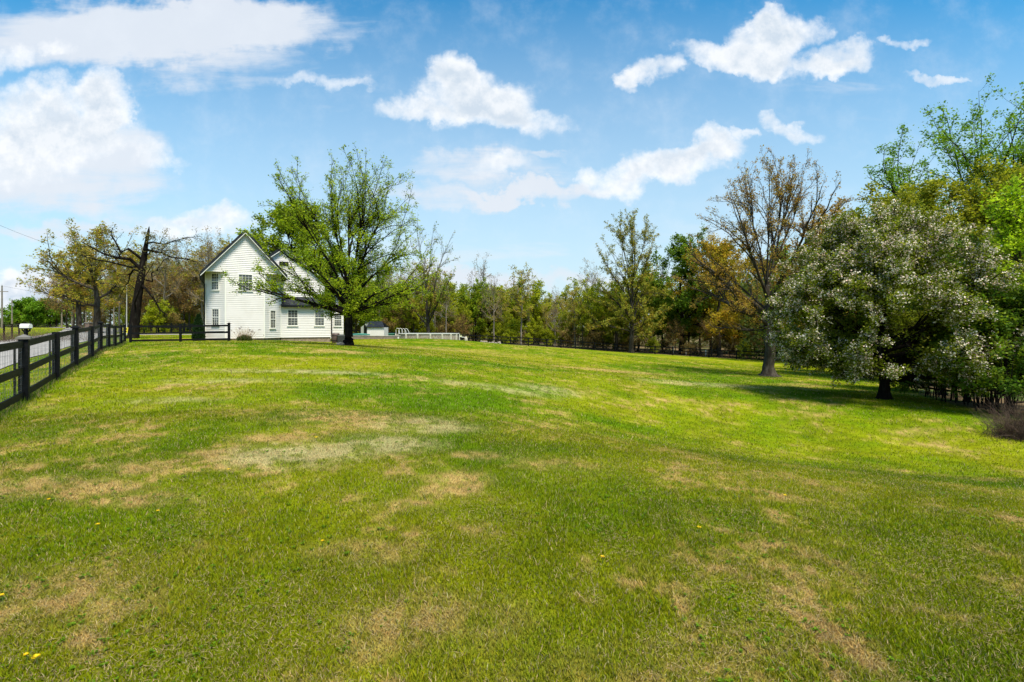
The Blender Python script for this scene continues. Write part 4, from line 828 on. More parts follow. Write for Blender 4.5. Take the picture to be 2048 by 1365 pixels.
# corner boards and soffit of the overhanging gable
t = HB()
for (u, v) in ((0, 0), (2.75, 0), (U0, VB), (U1, VB)):
    p = hl(u, v, 0); t.box((p[0] - .008, p[1] - .012, (zb + EV) / 2), (.09, .09, EV - zb - .01), math.radians(30))
t.build('corner_board', M['trim'], house)
t = HB(); t.quad(hl(U0 - .001, 0, EV), hl(0, 0, EV), hl(U0, VB, EV)); t.quad(hl(2.75, 0, EV), hl(U1, 0, EV), hl(U1, VB, EV)); t.build('soffit', M['trim'], house)
f = HB(); ring = [(U0 + .05, 11), (U0 + .05, VB + .05), (.03, .06), (2.72, .06), (U1 - .05, VB + .05), (U1 - .05, 11)]
f.prism([hl(u, v, -.1) for u, v in ring], [hl(u, v, zb + .01) for u, v in ring]); f.build('foundation', M['found'], house)
def gable_roof(m, uc, half, ze, zp, v0, v1, over, th=.24, fm=None):
    """two slopes; half = wall half width, over = eave overhang"""
    sl = (zp - ze) / half; zo = ze - sl * over
    for sg in (-1, 1):
        a = [(uc + .0, v0 - .04, zp + .05), (uc + sg * (half + over), v0 - .04, zo + .05), (uc + sg * (half + over), v1, zo + .05), (uc, v1, zp + .05)]
        if sg > 0: a = a[::-1]
        m.prism([hl(*p) for p in a], [hl(p[0], p[1], p[2] + th) for p in a])
        if fm:  # raised seams and the rake boards
            fm.prism([hl(uc, v0 - .03, zp + .045), hl(uc + sg * (half + over), v0 - .03, zo + .045), hl(uc + sg * (half + over), v0 + .03, zo + .045), hl(uc, v0 + .03, zp + .045)][::sg],
                     [hl(uc, v0 - .03, zp - .03), hl(uc + sg * (half + over), v0 - .03, zo - .03), hl(uc + sg * (half + over), v0 + .03, zo - .03), hl(uc, v0 + .03, zp - .03)][::sg])
            k = int((v1 - v0) / .45)
            for i in range(k + 1):
                vv = v0 + .04 + i * (v1 - v0 - .08) / k
                m.prism([hl(uc, vv - .015, zp + .05 + th), hl(uc + sg * (half + over), vv - .015, zo + .05 + th), hl(uc + sg * (half + over), vv + .015, zo + .05 + th), hl(uc, vv + .015, zp + .05 + th)][::sg],
                        [hl(uc, vv - .015, zp + .08 + th), hl(uc + sg * (half + over), vv - .015, zo + .08 + th), hl(uc + sg * (half + over), vv + .015, zo + .08 + th), hl(uc, vv + .015, zp + .08 + th)][::sg])
r1 = HB(); f1 = HB(); gable_roof(r1, UM, (U1 - U0) / 2, EV, PK, -.30, 11.3, .33, fm=f1)
r1.build('roof', M['roof'], house); f1.build('fascia', M['trim'], house)
g = HB()
for sg, uu in ((-1, U0 - .36), (1, U1 + .36)):
    zz = EV - SL * .33; g.tube([hl(uu, -.28, zz), hl(uu, 11.2, zz)], .07, 8)
g.build('gutter', M['dark'], house)
ds = HB(); zz = EV - .45
ds.tube([hl(U0 - .36, .05, zz), hl(U0 - .34, .35, zz - .2), hl(U0 - .08, VB - .1, zz - .45), hl(U0 - .08, VB - .1, GZ + .2), hl(U0 - .3, VB - .3, GZ + .1)], .045, 8)
ds.build('downspout', M['dark'], house)
# windows of the bay
A, B_ = (U0, VB), (0, 0); Lf = math.hypot(1.35, 1.4)
D1 = 40.3
window(A, B_, .98, .66, hz(579.5, -.7, .7), hz(548, -.7, .7)); window(A, B_, 1.02, .62, hz(650.5, -.7, .7), hz(619, -.7, .7))
uw = hu(491, 0); window((0, 0), (2.75, 0), uw, .92, hz(581, uw, 0), hz(550, uw, 0), cols=4)
window((2.75, 0), (U1, VB), 1.05, .62, hz(583, 3.4, .8), hz(556, 3.4, .8)); window((2.75, 0), (U1, VB), .92, .58, hz(656, 3.4, .8), hz(622, 3.4, .8))
# rear gable wing
G2, HB2, E2, P2_ = hu(567.7, 3.4), 3.45, 5.72, 8.4; V2 = 3.4
w = HB(); siding(w, (G2 - HB2, V2), (G2 + HB2, V2), 3.0, E2); siding(w, (G2 - HB2, V2), (G2 + HB2, V2), E2, P2_, lim=lambda z: ((z - E2) / (P2_ - E2) * .5, 1 - (z - E2) / (P2_ - E2) * .5))
siding(w, (G2 + HB2, V2), (G2 + HB2, 11), zb, E2); w.build('wall', M['white'], house)
r2 = HB(); f2 = HB(); gable_roof(r2, G2, HB2, E2, P2_, V2 - .28, 11.4, .32, fm=f2); r2.build('roof', M['roof'], house); f2.build('fascia', M['trim'], house)
v_ = HB(); p = hl(G2, V2 - .04, 7.1); v_.box(p, (.75, .06, .34), math.radians(30)); v_.build('gable_vent', M['dark'], house)
# one storey front part with its lean-to metal roof
UE = hu(662, VB) ; ES = 3.32
w = HB(); siding(w, (U1 + .0, VB + .03), (UE, VB + .03), zb, ES); siding(w, (UE, VB + .03), (UE, 8), zb, ES); w.build('wall', M['white'], house)
f = HB(); f.prism([hl(U1, VB + .08, -.3), hl(UE - .03, VB + .08, -.3), hl(UE - .03, 8, -.3), hl(U1, 8, -.3)], [hl(U1, VB + .08, zb + .01), hl(UE - .03, VB + .08, zb + .01), hl(UE - .03, 8, zb + .01), hl(U1, 8, zb + .01)]); f.build('foundation', M['found'], house)
r3 = HB(); a = [(U1 - .02, VB - .28, ES - .02), (UE + .3, VB - .28, ES - .02), (UE + .02, V2 + .02, ES + .78), (U1 - .02, V2 + .02, ES + .78)]
r3.prism([hl(*p) for p in a], [hl(p[0], p[1], p[2] + .09) for p in a])
a = [(UE + .3, VB - .28, ES - .02), (UE + .3, 8, ES - .02), (UE + .02, 8, ES + .78), (UE + .02, V2 + .02, ES + .78)]; r3.prism([hl(*p) for p in a], [hl(p[0], p[1], p[2] + .09) for p in a])
for i in range(9):
    u = U1 + .2 + i * .45
    if u < UE: r3.bar(hl(u, VB - .27, ES + .09), hl(u, V2, ES + .885), .03, .03)
r3.build('roof', M['roof'], house)
f3 = HB(); p0 = hl(U1, VB - .31, ES - .06); p1 = hl(UE + .32, VB - .31, ES - .06); f3.bar(p0, p1, .05, .13); f3.build('gutter', M['dark'], house)
ds = HB(); ds.tube([hl(UE + .05, VB - .06, ES - .1), hl(UE + .05, VB - .06, .25)], .05, 8); ds.build('downspout', M['dark'], house)
for pxc, ww in ((585.6, .74), (639, .72)):
    uw = hu(pxc, VB); window((U1, VB + .03), (UE, VB + .03), uw - U1, ww, hz(651, uw, VB), hz(621, uw, VB))
# right rear wing with its deck
VR = 4.2; UR = hu(687, VR)
w = HB(); siding(w, (UE, VR), (UR, VR), zb - .2, 3.35); siding(w, (UR, VR), (UR, 9), zb - .2, 3.35); siding(w, (UE, VR + 2.4), (UR, VR + 2.4), 3.5, 5.3); w.build('wall', M['white'], house)
uw = hu(675.6, VR); window((UE, VR), (UR, VR), uw - UE, .62, hz(652, uw, VR), hz(628, uw, VR))
dk = HB(); a = [(UE, VR - .1), (UR + .1, VR - .1), (UR + .1, 9), (UE, 9)]; dk.prism([hl(*q, 3.36) for q in a], [hl(*q, 3.5) for q in a]); dk.build('deck', M['dark'], house)
rl = HB(); rl.bar(hl(UE + .1, VR, 4.45), hl(UR, VR, 4.45), .06, .07)
for i in range(12): q = UE + .1 + (UR - UE - .1) * i / 11; rl.bar(hl(q, VR, 3.98), hl(q + .03, VR, 3.98), .03, .94)
rl.build('railing', M['dark'], house)
r4 = HB(); a = [(UE - .2, VR + 1.6, 5.15), (UR + .35, VR + 1.6, 5.15), (UR + .35, VR + 4, 6.5), (UE - .2, VR + 4, 6.5)]; r4.prism([hl(*p) for p in a], [hl(p[0], p[1], p[2] + .09) for p in a]); r4.build('roof', M['roof'], house)
dp = HB(); p = hl((UE + UR) / 2 + .1, VR + 2.36, 4.45); dp.box(p, (.9, .05, 1.7), math.radians(30)); dp.build('door', M['dark'], house)

# things by the house
def cone_tree(px, D, h, rad, label):
    root = empty('evergreen_shrub', spot(px, D)); tag(root, label, 'shrub'); r = np.random.RandomState(8); n = 9000; z = h * r.rand(n) ** 1.1; rr = rad * np.interp(z / h, [0, .12, .5, .85, 1], [.8, 1, .85, .4, .04]) * (r.uniform(.5, 1.05, n)); a = r.rand(n) * 6.283
    pos = np.stack([rr * np.cos(a), rr * np.sin(a), z], 1); tn = np.array([.018, .045, .012]) * r.uniform(.6, 1.5, (n, 1)); lv, lf = leaves(pos, .11, r, tn, None, drift=(0, 0, 1.2)); link('foliage', np_mesh('foliage', lv, lf, tn), M['leaf'], root)
    m = MB(); m.tube([(0, 0, -.1), (0, 0, h * .8)], [.05, .01], 6); m.build('stem', M['bark_dark'], root)
cone_tree(397, 40.0, 2.0, .42, 'narrow dark evergreen shrub at the left corner of the house')
def clump(px, D, label):
    root = empty('ornamental_grass', spot(px, D)); tag(root, label, 'plant'); r = np.random.RandomState(6); n = 260
    st = np.stack([r.normal(0, .22, n), r.normal(0, .15, n), np.zeros(n)], 1); d = np.stack([st[:, 0] * 1.8, st[:, 1] * 1.8, np.ones(n)], 1) + r.normal(0, .12, (n, 3)); L = r.uniform(.5, 1.15, n)
    P_, R = grow(st, d, L, np.full(n, .006), 6, -.06, .04, r); v, f_ = tubes(P_, R, 3); link('stalks', np_mesh('stalks', v, f_), mat('dry_stalk', (.42, .30, .20), .9), root)
    n = 2600; a = r.rand(n) * 6.283; rr = .48 * r.rand(n) ** .5; z = .42 * r.rand(n) * (1 - rr); pos = np.stack([rr * np.cos(a), rr * np.sin(a) * .8, z], 1); tn = np.array([.05, .085, .018]) * r.uniform(.5, 1.5, (n, 1)); lv, lf = leaves(pos, .14, r, tn, None, drift=(0, 0, .8), aspect=.3); link('foliage', np_mesh('foliage', lv, lf, tn), M['leaf'], root)
    pos = P_[::9, -1]; tn = np.array([.10, .05, .05]) * np.ones((len(pos), 1)); lv, lf = leaves(np.repeat(pos, 4, 0) + r.normal(0, .02, (len(pos) * 4, 3)), .07, r, np.repeat(tn, 4, 0), None); link('seed_heads', np_mesh('seed_heads', lv, lf, np.repeat(tn, 4, 0)), M['leaf'], root)
clump(489, 39.3, 'clump of dry reddish stalks with green base against the house wall')
x, y, z = spot(683, 42.2)
ac = empty('air_conditioner', (x, y, z)); tag(ac, 'grey outdoor air conditioner beside the downspout of the house', 'air conditioner')
m = MB(); m.box((0, 0, .36), (.72, .72, .66), .5); m.build('casing', M['ac'], ac, bevel=.03)
m = MB()
for i in range(11): m.box((0, 0, .10 + i * .052), (.735, .735, .012), .5)
m.build('grille', M['dark'], ac); m = MB(); m.lathe((0, 0, .695), [(.30, 0), (.30, .03), (.05, .05), (0, .05)], 20); m.build('fan_guard', M['dark'], ac)
m = MB(); m.box((0, 0, .015), (.9, .9, .09), .5); m.build('pad', M['pad'], ac)
x, y, z = spot(671.5, 42.4); b = empty('water_barrel', (x, y, z)); tag(b, 'dark brown barrel between the downspout and the air conditioner', 'barrel')
m = MB(); m.lathe((0, 0, 0), [(0, -.02), (.26, -.02), (.32, .12), (.345, .4), (.33, .65), (.28, .80), (.26, .83), (0, .83)], 20); m.build('body', M['barrel'], b, smooth=True)
m = MB()
for q in (.2, .6): m.lathe((0, 0, q), [(.335, 0), (.35, .01), (.35, .04), (.335, .05)], 20)
m.build('hoop', M['dark'], b)
def rock_mb(m, c, s, rr):
    n = 7; rings = []
    for i in range(5):
        ph = -math.pi / 2 + math.pi * i / 4; rings.append([(c[0] + s[0] * math.cos(ph) * math.cos(a) * rr.uniform(.8, 1.15), c[1] + s[1] * math.cos(ph) * math.sin(a) * rr.uniform(.8, 1.15), c[2] + s[2] * math.sin(ph) * rr.uniform(.85, 1.1)) for a in [2 * math.pi * k / n for k in range(n)]])
    b = len(m.v)
    for rg in rings: m.v += rg
    for i in range(4):
        for k in range(n): m.f.append((b + i * n + k, b + i * n + (k + 1) % n, b + (i + 1) * n + (k + 1) % n, b + (i + 1) * n + k))
rr = random.Random(2)
m = MB(); rock_mb(m, (0, 0, .06), (.28, .2, .14), rr); o = m.build('rock', M['rock'], smooth=True); o.location = spot(681, 31.6); tag(o, 'pale flat rock lying against the foot of the maple', 'rock')

# ------------------------------------------------------------------ pool and its surroundings
DP = 75.0; k = DP / F
pc = spot(858, DP); pool = empty('swimming_pool', pc); tag(pool, 'oval above ground pool with stained panels and white rim', 'swimming pool')
PA, PB, PH = 118 * k / 2, 2.6, 1.27
def ov(a, ra=0.0, z=0.0):
    e = .62; c_, s_ = math.cos(a), math.sin(a); return ((PA + ra) * math.copysign(abs(c_) ** e, c_), (PB + ra) * math.copysign(abs(s_) ** e, s_), z)
N = 72; m = MB()
for i in range(N):
    a0, a1 = 2 * math.pi * i / N, 2 * math.pi * (i + 1) / N; m.quad(ov(a0, 0, -.3), ov(a1, 0, -.3), ov(a1, 0, PH), ov(a0, 0, PH)); m.quad(ov(a1, -.04, PH - .5), ov(a0, -.04, PH - .5), ov(a0, -.04, PH), ov(a1, -.04, PH))
m.build('wall', M['pool'], pool)
m = MB()
for i in range(N):
    a0, a1 = 2 * math.pi * i / N, 2 * math.pi * (i + 1) / N
    m.prism([ov(a0, -.12, PH), ov(a1, -.12, PH), ov(a1, .09, PH), ov(a0, .09, PH)], [ov(a0, -.12, PH + .07), ov(a1, -.12, PH + .07), ov(a1, .09, PH + .07), ov(a0, .09, PH + .07)])
m.build('top_rail', M['pvc'], pool)
m = MB(); m.f = []; ring = [ov(2 * math.pi * i / N, -.03, PH - .12) for i in range(N)]; m.quad(*ring); m.build('water', mat('pool_water', (.03, .16, .20), .05, spec=.6), pool)
ups = [(x_ - 858) * k for x_ in (802, 819.5, 842, 866.5, 889, 905, 914.5)]
for xx in ups:
    c_ = min(max(abs(xx) / PA, 0), .995) ** (1 / .62); a = math.acos(c_ if xx > 0 else -c_); p = ov(-a, .05); mm = MB(); mm.box((p[0], p[1] - .02, PH / 2 - .1), (.24, .14, PH + .18), 0); mm.build('upright', M['upr'], pool, bevel=.02)
# pool ladder
lx, ly, lz = spot(801, DP - 1.2); lad = empty('pool_ladder', (lx, ly, lz + 0.0)); tag(lad, 'white A frame ladder with curved handrails over the pool rim', 'ladder')
zt = PH + .08 + (pc[2] - lz)
for dxx in (-.75, -.35, .35, .75):
    m = MB(); m.tube([(dxx - .12, 0, zt - .45), (dxx - .10, 0, zt + .45), (dxx, 0, zt + .72), (dxx + .22, 0, zt + .62), (dxx + .42, 0, zt + .3), (dxx + .50, 0, zt - .1)] if dxx > 0 else [(dxx + .12, 0, zt - .45), (dxx + .10, 0, zt + .45), (dxx + .18, 0, zt + .68), (dxx + .36, 0, zt + .74), (dxx + .55, 0, zt + .62), (dxx + .6, 0, zt - .1)], .035, 8); m.build('handrail', M['pvc'], lad)
for i in range(4):
    m = MB(); m.box((0, -.12, zt - .2 - i * .28), (1.35, .16, .05)); m.build('step', M['pvc'], lad)
m = MB()
for sx in (-.7, .7): m.box((sx, -.12, (zt) / 2 - .05), (.06, .06, zt + .1))
m.build('frame', M['pvc'], lad)
# filter and pump
fl = empty('pool_filter', spot(932, DP - 1)); tag(fl, 'beige pool filter tank with black pump beside the pool', 'pool filter')
m = MB(); m.lathe((0, 0, 0), [(0, .1), (.22, .1), (.25, .2), (.25, .62), (.2, .8), (.09, .9), (.07, 1.0), (0, 1.0)], 18); m.build('tank', mat('beige_plastic', (.36, .33, .26), .5), fl, smooth=True)
m = MB(); m.tube([(-.9, 0, .35), (-.35, 0, .35)], .17, 12); m.tube([(-.7, 0, .35), (-.7, 0, .75)], .1, 10); m.tube([(.35, .1, .0), (.38, .1, .8)], .16, 10); m.build('pump', M['dark'], fl)
m = MB(); m.tube([(-.95, 0, 1.35), (-.95, 0, .1)], .05, 8); m.tube([(-.95, 0, .95), (-.6, 0, .9), (-.3, 0, .85), (0, 0, .85)], .045, 8); m.tube([(-1.3, 0, .1), (-.4, 0, .1)], .05, 8); m.build('pipe', M['pvc'], fl)
m = MB(); m.box((-.75, .1, 1.05), (.34, .2, .3)); m.build('control_box', mat('olive_box', (.32, .34, .18), .6), fl)
m = MB(); m.box((.0, 0, .01), (2.4, .9, .1)); m.build('pad', M['pad'], fl)
# retaining wall
DW = 70; kw = DW / F
a = spot(690, DW); b2 = spot(800, DW); rw = empty('retaining_wall', a); tag(rw, 'brown block retaining wall with pale coping left of the pool', 'wall')
ztop = px_z(673, DW) - a[2]; zbt = px_z(686, DW) - a[2]; L = b2[0] - a[0]
m = MB(); m.box((L / 2, .2, (ztop + zbt) / 2 - .2), (L, .4, ztop - zbt + .4)); m.build('blocks', M['block'], rw); m = MB(); m.box((L / 2, .2, ztop + .045), (L + .1, .5, .09)); m.build('coping', M['pad'], rw)
m = MB(); m.bar((L * .55, -.5, zbt + .22), (L * .93, -.5, zbt + .22), .25, .06); m.bar((L * .92, -.5, zbt + .05), (L * .94, -.5, zbt + .05), .3, .35); o = m.build('stone_bench', M['pad']); o.location = a; tag(o, 'low stone bench slab at the foot of the retaining wall', 'bench')
m = MB(); m.tube([(0, 0, -.1), (0, 0, .55)], .06, 8); m.tube([(0, 0, .55), (0, -.12, .62)], .07, 8); m.tube([(0, 0, .5), (0, 0, .8)], .09, 8); o = m.build('water_spigot', M['pvc']); o.location = spot(796.5, DW - .6); tag(o, 'short white standpipe at the corner of pool and block wall', 'standpipe')
# shed
DS = 76; sx, sy, sz = spot(739, DS); ks = DS / F; shed = empty('garden_shed', (sx, sy, sz)); tag(shed, 'small white shed with dark metal roof and open black doorway', 'shed')
def S(px, py, dv=0.0): return ((px - 739) * ks * (1 + dv / DS), dv, (px_z(py, DS + dv)) - sz)
zb_ = -.4
x0, xm, x1 = S(717, 0)[0], S(733.5, 0)[0], S(768, 0)[0]; zr = S(0, 645)[2]; ze_r = S(0, 655.5)[2]; ze_l = S(0, 655)[2]
m = MB()
m.prism([(xm, 0, zb_), (x1, 0, zb_), (x1, 2.6, zb_), (xm, 2.6, zb_)], [(xm, 0, ze_r), (x1, 0, ze_r), (x1, 2.6, ze_r), (xm, 2.6, ze_r)])
m.prism([(x0, 1.2, zb_), (xm, .02, zb_), (xm, 2.58, zb_), (x0, 2.6, zb_)], [(x0, 1.2, ze_l), (xm, .02, zr - .1), (xm, 2.58, zr - .1), (x0, 2.6, ze_l)]); m.build('wall', M['white'], shed)
m = MB(); a_ = [(x1 + .12, -.15, ze_r), (x1 - .55, 1.3, zr), (x0 + .25, 1.3, zr), (xm - .25, -.15, ze_r + .02)]
m.prism([(xm - .1, -.18, ze_r + .02), (x1 + .12, -.18, ze_r + .02), (x1 - .62, 1.3, zr + .05), (xm - .62, 1.3, zr + .05)], [(xm - .1, -.18, ze_r + .10), (x1 + .12, -.18, ze_r + .10), (x1 - .62, 1.3, zr + .13), (xm - .62, 1.3, zr + .13)])
m.prism([(xm - .62, 1.31, zr + .05), (x1 - .62, 1.31, zr + .05), (x1 + .1, 2.8, ze_r), (x0 - .1, 2.8, ze_r)], [(xm - .62, 1.31, zr + .13), (x1 - .62, 1.31, zr + .13), (x1 + .1, 2.8, ze_r + .08), (x0 - .1, 2.8, ze_r + .08)])
for i in range(8):
    t = xm + .1 + (x1 - xm) * i / 8; m.bar((t, -.18, ze_r + .11), (t - .7, 1.3, zr + .14), .03, .04)
m.build('roof', M['roof'], shed)
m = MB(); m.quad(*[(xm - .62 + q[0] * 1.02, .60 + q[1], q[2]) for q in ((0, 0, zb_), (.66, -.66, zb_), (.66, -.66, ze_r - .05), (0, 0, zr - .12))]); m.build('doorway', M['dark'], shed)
# green kart-like tub, hut, stones, teal cover, far posts
tb = empty('green_tub', spot(778.5, 79)); tag(tb, 'dark green tub by the fence between shed and pool ladder', 'tub'); zt_ = px_z(667.5, 79) - tb.location[2]
m = MB(); m.prism([(-.7, -.3, 0), (.7, -.3, 0), (.7, .5, 0), (-.7, .5, 0)], [(-.85, -.4, zt_), (.8, -.4, zt_), (.8, .6, zt_), (-.85, .6, zt_)]); m.build('body', M['green'], tb, bevel=.05)
m = MB(); m.tube([(-.87, -.42, zt_), (.82, -.42, zt_), (.82, .62, zt_), (-.87, .62, zt_), (-.87, -.42, zt_)], .04, 6); m.build('rim', M['teal'], tb)
DH = 96; hx, hy, hz_ = spot(818, DH); hut = empty('storage_hut', (hx, hy, hz_)); tag(hut, 'low white arched hut with tan end wall behind the pool', 'hut')
w_ = 22 * DH / F; ht = px_z(657.5, DH) - hz_
m = MB(); prof_ = [(w_ * .5 * 0, 0)]; 
arc = [(1.6 * math.cos(t_), math.sin(t_) * ht * .9 + .1) for t_ in np.linspace(0, math.pi, 14)]
yy0 = [(-w_ - .2, q[0] + 1.5, q[1]) for q in arc]; yy1 = [(w_ - .3, q[0] + .2, q[1]) for q in arc]
for i in range(13): m.quad(yy0[i], yy1[i], yy1[i + 1], yy0[i + 1])
m.build('shell', M['trim'], hut, smooth=True)
m = MB(); e0 = [(w_ - .3 + q[0] * .55 + .8, .2 + q[0] * .75, q[1] * .985) for q in arc]; e1 = [(w_ - .3 + .004 , q[0] + .2, q[1]) for q in arc]
m.quad(*[(p_[0], p_[1], p_[2]) for p_ in e0] ); m.build('end_wall', M['tan'], hut)
for i in range(26):
    m = MB(); s_ = rr.uniform(.12, .24); rock_mb(m, (0, 0, s_ * .45), (s_ * 1.2, s_, s_ * .8), rr); o = m.build('stone', M['rock' if rr.random() < .75 else 'brick'], smooth=True)
    a_ = 2 * math.pi * i / 26; cx, cy, cz = spot(981, 70); X_, Y_ = cx + 1.25 * math.cos(a_) + rr.uniform(-.15, .15), cy + .8 * math.sin(a_) + rr.uniform(-.15, .15); o.location = (X_, Y_, gz(X_, Y_) + (.15 if i % 3 == 0 else 0)); o.rotation_euler = (0, 0, rr.uniform(0, 6))
    tag(o, 'fieldstone of the fire ring on the lawn right of the pool', 'stone', 'stones of the fire ring')
m = MB(); m.box((0, 0, .06), (1.1, .25, .05), .15); m.box((.2, .2, .11), (.9, .2, .05), -.1); o = m.build('scrap_boards', mat('raw_board', (.42, .29, .16), .85)); o.location = spot(944, 74); tag(o, 'tan boards lying on the grass between the filter and the stones', 'boards')
m = MB(); m.tube([(0, 0, 0), (1.2, 0, .04), (2.4, 0, .0)], [.12, .16, .1], 10); o = m.build('rolled_cover', M['teal']); o.location = (spot(704, DW)[0], DW + .15, px_z(672.5, DW) + .18); tag(o, 'teal pool cover rolled up on the retaining wall', 'pool cover')
for px, D, h, lb in ((1310, 87, 1.2, 'white post between the fence and the tulip tree'), (1346, 86, 1.5, 'taller white post with rounded top below the dark leafy tree'), (1372, 84, 1.2, 'white post right of the forked dark trunk'), (1412, 83, 1.3, 'white post under the golden oak')):
    m = MB(); m.lathe((0, 0, -.2), [(0, 0), (.13, 0), (.13, h), (.10, h + .08), (0, h + .12)], 12); o = m.build('marker_post', M['pvc'], smooth=True); o.location = spot(px, D); tag(o, lb, 'post', 'white posts beyond the fence')

# ------------------------------------------------------------------ left side: mailbox, poles, pillar, wires
mb = empty('mailbox', spot(52, 21)); tag(mb, 'white mailbox on a black braced post by the road', 'mailbox'); zt_ = px_z(648, 21) - mb.location[2]
m = MB(); n = 10; sec = [(-.085, 0), (.085, 0)] + [(.085 * math.cos(t_), .09 + .085 * math.sin(t_)) for t_ in np.linspace(0, math.pi, n)]
zz = zt_ - .175; ang = 0.0
r0_ = [(-.19, q[0], zz + q[1]) for q in sec]; r1_ = [(.19, q[0], zz + q[1]) for q in sec]; m.prism(r0_, r1_); m.build('box', M['trim'], mb)
m = MB(); m.box((0, 0, (zt_ - .2) / 2 - .1), (.09, .09, zt_ + .0)); m.box((0, 0, zt_ - .195), (.36, .14, .035)); m.bar((-.17, 0, zt_ - .23), (0, 0, zt_ - .42), .04, .05); m.bar((.17, 0, zt_ - .23), (0, 0, zt_ - .42), .04, .05); m.build('post', M['fence'], mb)
def pole(px, D, ytop, label, arm):
    x, y, z = spot(px, D); root = empty('utility_pole', (x, y, z)); tag(root, label, 'utility pole'); h = px_z(ytop, D) - z
    m = MB(); m.tube([(0, 0, -.5), (0, 0, h)], [.16, .10], 10); m.build('pole', M['pole'], root)
    m = MB()
    if arm: m.box((0, 0, h - 1.0), (1.6, .1, .12), .6)
    else: m.tube([(.2, 0, h - 1.4), (.2, 0, h - .8)], .17, 10)
    m.build('crossarm' if arm else 'transformer', M['pole' if arm else 'steel'], root)
    m = MB(); m.tube([(0, 0, h), (0, 0, h + .15)], .05, 6); m.build('insulator', M['steel'], root); return (x, y, z + h)
pA = pole(4, 90, 572, 'nearer wooden utility pole at the left edge', True); pB = pole(24, 110, 600, 'shorter grey utility pole right of the first one', False)
def wire(a, b, sag, label):
    m = MB(); pts = [tuple(np.array(a) * (1 - t) + np.array(b) * t - np.array([0, 0, sag * 4 * t * (1 - t)])) for t in np.linspace(0, 1, 24)]; m.tube(pts, .012 + .000 * sag, 5, False); o = m.build('power_line', M['dark']); tag(o, label, 'cable', 'power lines'); return o
wire((px_x(-200, 38), 38, px_z(355, 38)), (px_x(128, 70), 70, px_z(497, 70)), .5, 'power line sloping down from the upper left to the roadside oak')
wire(pA, (px_x(300, 150), 150, 9), 1.2, 'thin far power line running right from the nearer pole')
pl = empty('brick_pillar', spot(177.5, 62)); tag(pl, 'square brick gate pillar where the drive meets the road', 'pillar'); zt_ = px_z(646.5, 62) - pl.location[2]
m = MB(); m.box((0, 0, zt_ / 2 - .1), (.5, .5, zt_ + .2)); m.build('shaft', M['brick'], pl); m = MB(); m.box((0, 0, zt_ + .04), (.6, .6, .08)); m.build('cap', M['pad'], pl)
# yellow barrier, pale post, wire stock fence and field post row across the road
yb = empty('yellow_barrier', spot(256, 52)); tag(yb, 'small yellow and black striped barrier panel behind the fence corner', 'barrier'); z1_ = px_z(655.5, 52) - yb.location[2]
m = MB(); m.box((-.12, 0, z1_ - .27), (1.0, .05, .54)); m.build('panel', M['yellow'], yb)
m = MB()
for i in range(4): m.bar((-.52 + i * .25, -.03, z1_ - .40), (-.36 + i * .25, -.03, z1_ - .40), .004, .12); m.bar((-.46 + i * .25, -.03, z1_ - .15), (-.3 + i * .25, -.03, z1_ - .15), .004, .12)
m.build('stripes', M['dark'], yb)
m = MB(); m.box((-.5, .05, (z1_ - .5) / 2), (.06, .05, z1_ - .4)); m.box((.28, .05, (z1_ - .5) / 2), (.06, .05, z1_ - .4)); m.build('leg', M['dark'], yb)
m = MB(); m.lathe((0, 0, -.1), [(0, 0), (.07, 0), (.07, 1.1), (0, 1.16)], 8); o = m.build('cable_pedestal', mat('pale_green', (.42, .46, .30), .6)); o.location = spot(268.5, 54); tag(o, 'pale green utility pedestal at the foot of the broken tree', 'pedestal')
m = MB(); m.tube([(0, 0, 0), (0, 0, 5.6)], [.03, .02], 8); o = m.build('flagpole', M['pvc']); o.location = spot(253.5, 58); tag(o, 'slim white pole left of the broken tree', 'pole')
sf = [spot(p, D) for p, D in ((-40, 39), (-14, 42), (8, 45), (24, 49), (38, 54), (50, 60), (60, 66))]
root = empty('wire_fence', sf[0]); tag(root, 'wire stock fence with thin dark posts on the far side of the road', 'fence'); o0 = np.array(sf[0])
for p_ in sf:
    q = np.array(p_) - o0; m = MB(); m.tube([q + (0, 0, -.1), q + (0, 0, 1.35)], .07, 6); m.build('post', M['bark_dark'], root)
m = MB()
for i in range(len(sf) - 1):
    for j in range(6): m.tube([np.array(sf[i]) - o0 + (0, 0, .15 + j * .21), np.array(sf[i + 1]) - o0 + (0, 0, .15 + j * .21)], .010, 4, False)
m.build('wire', M['wire'], root)

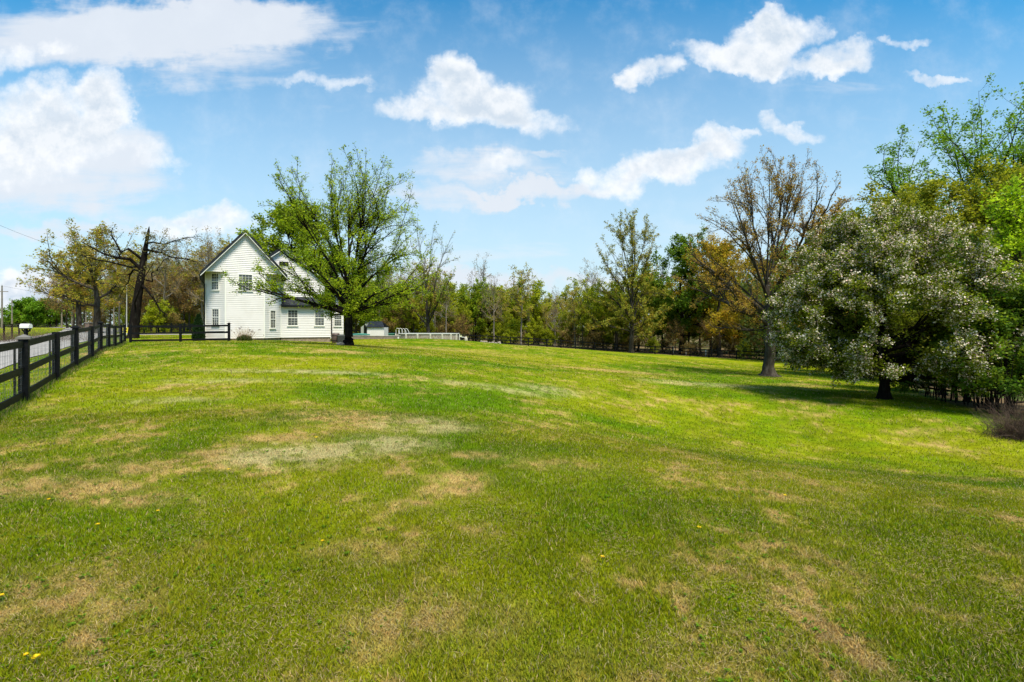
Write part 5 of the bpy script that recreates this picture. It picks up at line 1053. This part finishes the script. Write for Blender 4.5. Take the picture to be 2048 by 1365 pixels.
# ------------------------------------------------------------------ small plants on the lawn
def flower(px, py, label, s=1.0):
    D = EYE * F / (py - HZ); x = px_x(px, D)
    for _ in range(4): D = (EYE - .05 - gz(x, D)) * F / (py - HZ); x = px_x(px, D)
    z = gz(x, D); s = s * .52; root = empty('dandelion', (x, D, z)); tag(root, label, 'flower', 'dandelions in the lawn'); r = np.random.RandomState(int(px))
    m = MB(); m.tube([(0, 0, 0), (.005, .002, .03), (.002, 0, .055)], .0018, 5); m.build('stem', mat('stem_green', (.10, .17, .03), .6) if 'sg' not in M else M['sg'], root)
    n = 60; a = r.rand(n) * 6.283; rr_ = .017 * s * r.rand(n) ** .5; pos = np.stack([rr_ * np.cos(a) * .3, rr_ * np.sin(a) * .3, np.full(n, .053)], 1); V = []
    ax = np.stack([np.cos(a), np.sin(a), r.uniform(.1, .9, n)], 1); ax = nrm(ax); sd = nrm(np.cross(ax, [0, 0, 1.0])); L = .017 * s * r.uniform(.7, 1.2, n)[:, None]
    V = np.stack([pos, pos + ax * L + sd * .002, pos + ax * L - sd * .002], 1).reshape(-1, 3); i = np.arange(n) * 3; tn = np.array([.80, .55, .01]) * r.uniform(.8, 1.1, (n, 1))
    link('flower_head', np_mesh('flower_head', V, np.stack([i, i + 1, i + 2], 1), tn), M['petal'], root)
M['sg'] = mat('stem_green', (.10, .17, .03), .6)
flower(72, 1316, 'large yellow dandelion at the bottom left corner of the lawn', 1.6); flower(3, 1192, 'dandelion cut by the left edge of the picture', 1.3); flower(97, 1000, 'dandelion on the dry strip at the left', 1.5)
flower(195, 1050, 'dandelion just below the dry strip at the left', 1.6); flower(316, 1023, 'dandelion at the right end of the dry strip', 1.4); flower(632, 876, 'double dandelion on the tan patch in the mid lawn', 2.2)
flower(457, 940, 'small dandelion left of the pale grass patch', 1.4); flower(1205, 1115, 'dandelion right of centre in the green foreground', 1.3); flower(1398, 1056, 'dandelion in the dark green grass right of centre', 1.5)
flower(645, 1083, 'small dandelion below the green middle lawn', 1.1); flower(1570, 992, 'lone dandelion in the lush grass on the right', 1.3); flower(52, 1311, 'faded dandelion just left of the largest one', 1.0)
